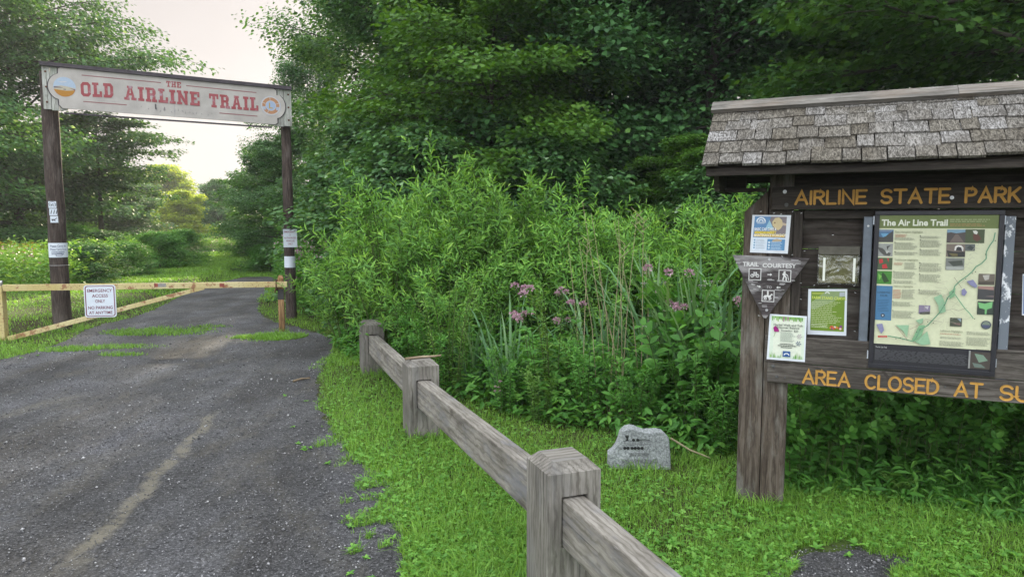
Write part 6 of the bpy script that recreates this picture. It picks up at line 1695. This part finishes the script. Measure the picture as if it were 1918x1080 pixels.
# ---- thicket behind the fence
SH = "narrow leaved shrubs of the thicket"
kinds = [make_shrub(31+i, 2.15, 1.15, 34, 9, 12, .128, leaf_T(.105, .03, .18, .35, .7, .75)) for i in range(3)]
protos = []
spots = [((1.0), 655, 9.1, 0, .72, "narrow leaved shrub at the far left end of the thicket, over the gravel"), (1, 735, 8.0, 1, .98, "narrow leaved shrub above the farthest fence post"),
         (1, 810, 8.6, 2, 1.14, "tallest narrow leaved shrub at the top left of the thicket"), (1, 905, 8.1, 0, 1.07, "narrow leaved shrub in the middle left of the thicket"),
         (1, 985, 8.9, 1, .86, "narrow leaved shrub in the dip between the two tops of the thicket"), (1, 1085, 8.0, 2, .97, "narrow leaved shrub with pointed tips at the right top of the thicket"),
         (1, 1180, 7.4, 0, .85, "narrow leaved shrub behind the dry reeds"), (1, 1270, 7.8, 1, .88, "narrow leaved shrub behind the blue green blades"),
         (1, 1385, 6.9, 2, .92, "narrow leaved shrub reaching out left of the kiosk post"), (1, 1350, 7.5, 0, .88, "narrow leaved shrub filling the corner behind the kiosk post"), (1, 840, 7.4, 1, .74, "lower narrow leaved shrub behind the middle fence post"),
         (1, 700, 9.9, 2, .74, "narrow leaved shrub at the back left corner of the thicket")]
for i, (_, px, Y, k, s_, lab) in enumerate(spots):
    p = (X_(px, Y), Y, 0)
    if k >= len(protos) or protos[k] is None:
        while len(protos) <= k: protos.append(None)
        t = herb_thing("shrub", p, kinds[k], M_WILLOW, lab, "shrub", SH, scale=s_, rz=i*1.3); protos[k] = t
    else:
        t = copy_thing(protos[k], p, i*1.3, s_*1.0, lab)
# reeds, blades, flowering herbs in front
def place(name, px, py, parts, m, label, cat, group=None, flowerm=None, rz=0, scale=1.0, stemm=None):
    return herb_thing(name, gp(px, py), parts, m, label, cat, group, flowerm, stemm, rz, scale)
reed_l = blades_plant(51, 34, 1.35, .24, .036, .5); reed_b = blades_plant(52, 70, 1.75, .38, .036, .42)
RG = "blue green bladed clumps in the thicket"
for px, py, lb, s_, lab, rz in ((955, 758, reed_l, .85, "blue green bladed clump left of the pink flowers", .4), (1252, 772, reed_b, 1.0, "tall blue green bladed clump behind the broad leaved plant", 1.8), (1352, 800, reed_b, .95, "blue green bladed clump beside the kiosk post", 3.0), (1110, 745, reed_l, 1.0, "blue green bladed clump at the foot of the dry reeds", 2.1), (885, 735, reed_l, .75, "short bladed clump behind the middle fence post", 5.0)):
    t = thing("reed_clump", gp(px, py), lab, "reed clump", RG, rz); t.scale = (s_,)*3
    if lb.n >= 0:
        if not hasattr(lb, 'me'): lb.me = lb.mesh("blade"); lb.me.materials.append(M_REED)
        o = bpy.data.objects.new("foliage", lb.me); col.objects.link(o); o.parent = t
b = MB(); rr = random.Random(17); q = gp(1150, 782)
for i in range(15):
    x0 = rr.uniform(-.30, .36); h = rr.uniform(.7, 1.75) if i > 6 else rr.uniform(1.3, 1.85); lx = rr.uniform(-.26, .14); y0 = rr.uniform(-.15, .2)
    b.tube([(q[0]+x0, q[1]+y0, 0), (q[0]+x0+lx*.35, q[1]+y0, h*.5), (q[0]+x0+lx, q[1]+y0+.05, h)], [.0038, .0032, .0016], 5)
    if i < 4:
        for k in range(5): b.tube([(q[0]+x0+lx, q[1]+y0+.05, h-.03*k), (q[0]+x0+lx+.05*(1 if k % 2 else -1), q[1]+y0+.05, h+.05-.03*k)], [.003, .0012], 4)
tag(b.build("dry_reeds", M_DRY), "bundle of tall pale dead reed stalks in front of the shrubs", "dry reeds")
JP = "pink flowering tall herbs in the thicket"
jp1 = make_herb(61, 4, 1.45, .22, 30, .17, T_OVATE, 75, 45, 4, .14, True, .070, 72)
jp2 = make_herb(62, 3, 1.25, .18, 28, .16, T_OVATE, 75, 45, 4, .14, True, .064, 66)
jps = [(1008, 780, 0, .82, "pink flowered herb with the big head left of the dry reeds"), (1075, 772, 1, .80, "pink flowered herb just behind the dry reeds"), (1214, 776, 0, .92, "pink flowered herb with the tall head above the broad leaved plant"),
       (1306, 806, 1, .80, "pink flowered herb nearest the kiosk post"), (935, 786, 1, .24, "low pink flower cluster by the lawn edge below the shrubs")]
jpt = {}
for i, (px, py, k, s_, lab) in enumerate(jps):
    if k not in jpt: jpt[k] = place("flowering_herb", px, py, (jp1, jp2)[k], M_HERB, lab, "flowering herb", JP, M_PINK, i*.9, s_)
    else: copy_thing(jpt[k], gp(px, py), i*1.7, s_, lab)
bl = make_herb(63, 9, 1.12, .34, 34, .165, T_BROAD, 78, 50, 2, .22, True, .026, 14, side=2)
place("broad_leaved_herb", 1262, 800, bl, M_HERB, "large broad leaved herb with small pale flowers behind the engraved stone", "herb", None, leaf_mat("pale_florets", [(0, (.40, .28, .33)), (1, (.6, .54, .55))], .3, (1, 1, 1)), .4, 1.0)
bl2 = make_herb(64, 8, .95, .34, 32, .15, T_BROAD, 78, 50, 2, .25, side=2)
hb = herb_thing("broad_leaved_herb", gp(1340, 822), bl2, M_HERB, "leafy broad leaved herb against the kiosk post's left side", "herb", rz=1.0)
GRH = "leafy unflowered stems along the thicket front"
gr1 = make_herb(65, 9, 1.15, .22, 46, .085, T_LANCE, 75, 50, 1, .14); gr2 = make_herb(66, 10, 1.0, .26, 44, .10, leaf_T(.16), 80, 50, 1, .2, side=2)
gs = [(840, 748, 0, 1.12, "feathery pale green stems behind the middle fence post", M_HERBPALE), (890, 740, 0, .95, "drooping narrow leaved stems right of the feathery ones", M_HERB), (1040, 770, 0, 1.08, "upright narrow leaved stems left of the dry reeds", M_HERBPALE),
      (770, 716, 1, .95, "leafy stems just right of the farthest fence post", M_HERB), (955, 775, 1, .62, "short leafy stems at the lawn edge below the blades", M_HERB), (1100, 792, 1, .74, "leafy stems at the lawn edge under the dry reeds", M_HERB), (1190, 812, 1, .62, "leafy stems right behind the engraved stone", M_HERB),
      (1300, 830, 1, .80, "leafy stems right of the engraved stone", M_HERB), (1010, 790, 1, .50, "low leafy stems in front of the big pink flower", M_HERBPALE), (820, 742, 1, .8, "leafy stems right behind the middle fence post", M_HERB), (1350, 850, 1, .6, "low leafy stems at the foot of the kiosk post", M_HERB)]
for i, (px, py, k, s_, lab, m) in enumerate(gs):
    key = ('g', k, m.name)
    if key not in jpt: jpt[key] = place("leafy_herb", px, py, (gr1, gr2)[k], m, lab, "herb", GRH, None, i*.8, s_)
    else: copy_thing(jpt[key], gp(px, py), i*1.3, s_, lab)
# undergrowth under and between everything
rng = np.random.default_rng(91)
def mat_of_leaves(n, poly, h0, h1, size, T, edge=.0, hfun=None):
    xs_ = [p[0] for p in poly]; ys_ = [p[1] for p in poly]
    P = np.c_[rng.uniform(min(xs_), max(xs_), n*3), rng.uniform(min(ys_), max(ys_), n*3)]; P = P[inside(poly, P)][:n]; m = len(P)
    lb = LB(); dd = np.clip(-sdf(poly, P)/.5, 0, 1); z = (h0+(h1-h0)*rng.random(m)**.8)*(.25+.75*dd)*(1+.25*vnoise(P, 2.0))
    a = rng.uniform(0, 6.283, m); lb.add(T, np.c_[P, np.maximum(z, .01)], np.c_[np.cos(a), np.sin(a), rng.normal(-.2, .35, m)], np.c_[rng.normal(0, .45, m), rng.normal(-.15, .45, m), np.ones(m)], size*rng.uniform(.6, 1.3, m), rng.random(m))
    return lb
FRONT = px_poly([(640, 668), (700, 690), (760, 716), (830, 742), (930, 775), (1040, 800), (1130, 815), (1260, 850), (1350, 862), (1375, 850)]) 
pol = [tuple(p) for p in FRONT] + [(1.9, 6.6), (.9, 8.2), (-1.0, 10.2), (-2.6, 10.4), (-2.4, 9.2)]
un = mat_of_leaves(15000, pol, .02, .62, .085, leaf_T(.2), 0)
tag(link("undergrowth", un.mesh("undergrowth"), M_HERB), kind='stuff', label="low leafy undergrowth filling the foot of the thicket")
# bank of broad leaves behind and below the kiosk
BK = "broad leaved plants of the bank behind the kiosk"
jw = [make_herb(71+i, 13, .98, .34, 26, .105, T_BROAD, 82, 55, 2, .26, side=4, stemr=.004) for i in range(2)]
bank = [(1500, 905, "left end of the leafy bank, right against the kiosk posts"), (1570, 895, "second leafy plant of the bank from the kiosk posts"), (1640, 890, "leafy plant of the bank under the letters of the lower board"), (1710, 898, "leafy plant in the middle of the bank under the map"), (1780, 905, "leafy plant of the bank right of the map's middle"),
        (1850, 915, "leafy plant of the bank under the map's right edge"), (1925, 925, "leafy plant of the bank at the right edge"), (2010, 935, "leafy plant of the bank beyond the map"), (1540, 850, "leafy plant in the second row close to the kiosk posts"), (1680, 850, "leafy plant in the second row under the map's left part"), (1820, 855, "leafy plant in the second row under the map's right part"), (1950, 860, "leafy plant in the second row at the right edge")]
for i, (px, py, lab) in enumerate(bank):
    k = i % 2; s_ = .86+.14*((i*7) % 5)/5
    if ('b', k) not in jpt: jpt[('b', k)] = place("bank_plant", px, py, jw[k], M_HERB, lab, "leafy plant", BK, None, i*1.1, s_)
    else: copy_thing(jpt[('b', k)], gp(px, py), i*1.9, s_, lab)
pol = [gp(1470, 925)[:2], gp(1600, 930)[:2], gp(1750, 955)[:2], gp(1900, 985)[:2], gp(2050, 1020)[:2], (4.8, 3.4), (4.6, 6.4), (1.9, 7.0), gp(1470, 880)[:2]]
un = mat_of_leaves(9000, pol, .02, .26, .085, leaf_T(.13, .03, .25), 0)
P = np.c_[rng.uniform(1.3, 4.6, 40000), rng.uniform(3.2, 5.4, 40000)]; P = P[inside(pol, P)][:13000]; n = len(P); a = rng.uniform(0, 6.283, n)
un.strips(np.c_[P, np.zeros(n)], np.stack([np.cos(a), np.sin(a)], 1), rng.uniform(.10, .30, n)*np.clip(-sdf(pol, P)*3, .35, 1), .008, rng.uniform(.4, 1.1, n), .1+.5*rng.random(n), 3)
tag(link("undergrowth", un.mesh("undergrowth"), M_HERB), kind='stuff', label="fine trailing grass below the leafy bank by the kiosk")
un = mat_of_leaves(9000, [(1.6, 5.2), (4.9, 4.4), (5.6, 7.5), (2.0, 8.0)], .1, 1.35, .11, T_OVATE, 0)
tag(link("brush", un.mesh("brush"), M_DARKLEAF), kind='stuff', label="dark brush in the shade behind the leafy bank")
# fern
fb = LB(); q = Vector(gp(1683, 925)); r2 = np.random.default_rng(5)
for k in range(6):
    a = k*1.05+.3; L = .17; nn_ = 13; t = np.linspace(.12, 1, nn_)
    c = np.stack([q.x+np.cos(a)*L*t*.75, q.y+np.sin(a)*L*t*.75-.0, .02+L*(1.15*t-.55*t*t)], 1); d = np.array([math.cos(a), math.sin(a), .3]); sd2 = np.array([-math.sin(a), math.cos(a), 0])
    for sg in (1, -1): fb.add(leaf_T(.16), c, np.tile(sd2*sg+.45*d, (nn_, 1)), np.tile([0, 0, 1.], (nn_, 1)), .065*(1.1-t), r2.random(nn_))
tag(link("fern", fb.mesh("fern"), M_HERBPALE), "small pale green fern at the foot of the leafy bank", "fern")

# ---- meadow and verge plants by the trail
rng = np.random.default_rng(123)
def meadow(pol, n, hlo, hhi, m, label, fl=None, wd=.03, flm=None, fh=.0):
    xs_ = [p[0] for p in pol]; ys_ = [p[1] for p in pol]
    P = np.c_[rng.uniform(min(xs_), max(xs_), n*4), rng.uniform(min(ys_), max(ys_), n*4)]; P = P[inside(pol, P)][:n]; k = len(P); lb = LB(); f = LB()
    hh_ = rng.uniform(hlo, hhi, k)*(1+.22*vnoise(P, 1.1))
    for rep in range(9):
        t = rng.random(k)**.7; a = rng.uniform(0, 6.283, k)
        lb.add(T_LANCE if rep % 2 else leaf_T(.18), np.c_[P + rng.normal(0, .05, (k, 2)), ground_h(P[:, 0], P[:, 1])+hh_*t], np.c_[np.cos(a), np.sin(a), rng.normal(.35, .35, k)], np.c_[rng.normal(0, .4, (k, 2)), np.ones(k)], rng.uniform(.08, .17, k), rng.random(k))
    if fl:
        pk = rng.random(k) < fl; Q_ = P[pk]; m_ = len(Q_)
        for rep in range(14):
            dv = nrm(rng.normal(0, 1, (m_, 3))); f.add(T_QUAD, np.c_[Q_, hh_[pk]+gh(0, 0)+fh] + dv*np.array([.06, .06, .07]), dv, rng.normal(0, 1, (m_, 3)), .06, rng.random(m_))
    o = tag(link("meadow_weeds", lb.mesh("meadow_weeds"), m), kind='stuff', label=label)
    if fl: tag(link("meadow_flowers", f.mesh("meadow_flowers"), flm), kind='stuff', label=label.replace("weeds", "flower heads"))
W2 = lambda px, Y: (X_(px, Y), Y)
meadow([W2(-160, 15.5), W2(90, 15.0), W2(160, 16.2), W2(215, 19), W2(320, 25.5), W2(345, 28), W2(300, 30), W2(150, 27), W2(-160, 27)], 5200, .55, .95, M_HERBPALE, "tall green weeds in the meadow left of the trail", .03, flm=M_PINK)
meadow([W2(-200, 19), W2(60, 18.6), W2(95, 22), W2(40, 27), W2(-200, 27)], 2400, .75, 1.1, M_HERBPALE, "yellow goldenrod weeds at the left edge of the meadow", .8, flm=M_GOLDROD)
meadow([W2(548, 12.6), W2(600, 11.6), W2(628, 10.6), W2(660, 11.0), W2(640, 15), W2(560, 21), W2(515, 24), W2(520, 19), W2(545, 15)], 3000, .75, 1.25, M_HERB, "tall green weeds along the right verge behind the arch pole", .05, flm=M_PINK)
meadow([W2(440, 38), W2(520, 30), W2(540, 34), W2(480, 44), W2(380, 44), W2(370, 41)], 1600, .4, .8, M_HERBPALE, "weeds across the end of the trail", .12, flm=M_PINK)

# ------------------------------------------------------------------ evening haze
b = MB(); b.box((260, 230, 30), Matrix.Translation((0, 80, 13.9)))
m, t, pb_ = new_mat("damp_air")
t.nodes.remove(pb_)
pv = nd(t, "ShaderNodeVolumePrincipled"); pv.inputs['Color'].default_value = (.92, .96, .98, 1); pv.inputs['Density'].default_value = .0009; pv.inputs['Anisotropy'].default_value = .15
t.links.new(pv.outputs[0], t.nodes["Material Output"].inputs['Volume'])
tag(b.build("haze", m), kind='stuff', label="thin damp evening haze over the trail and woods")
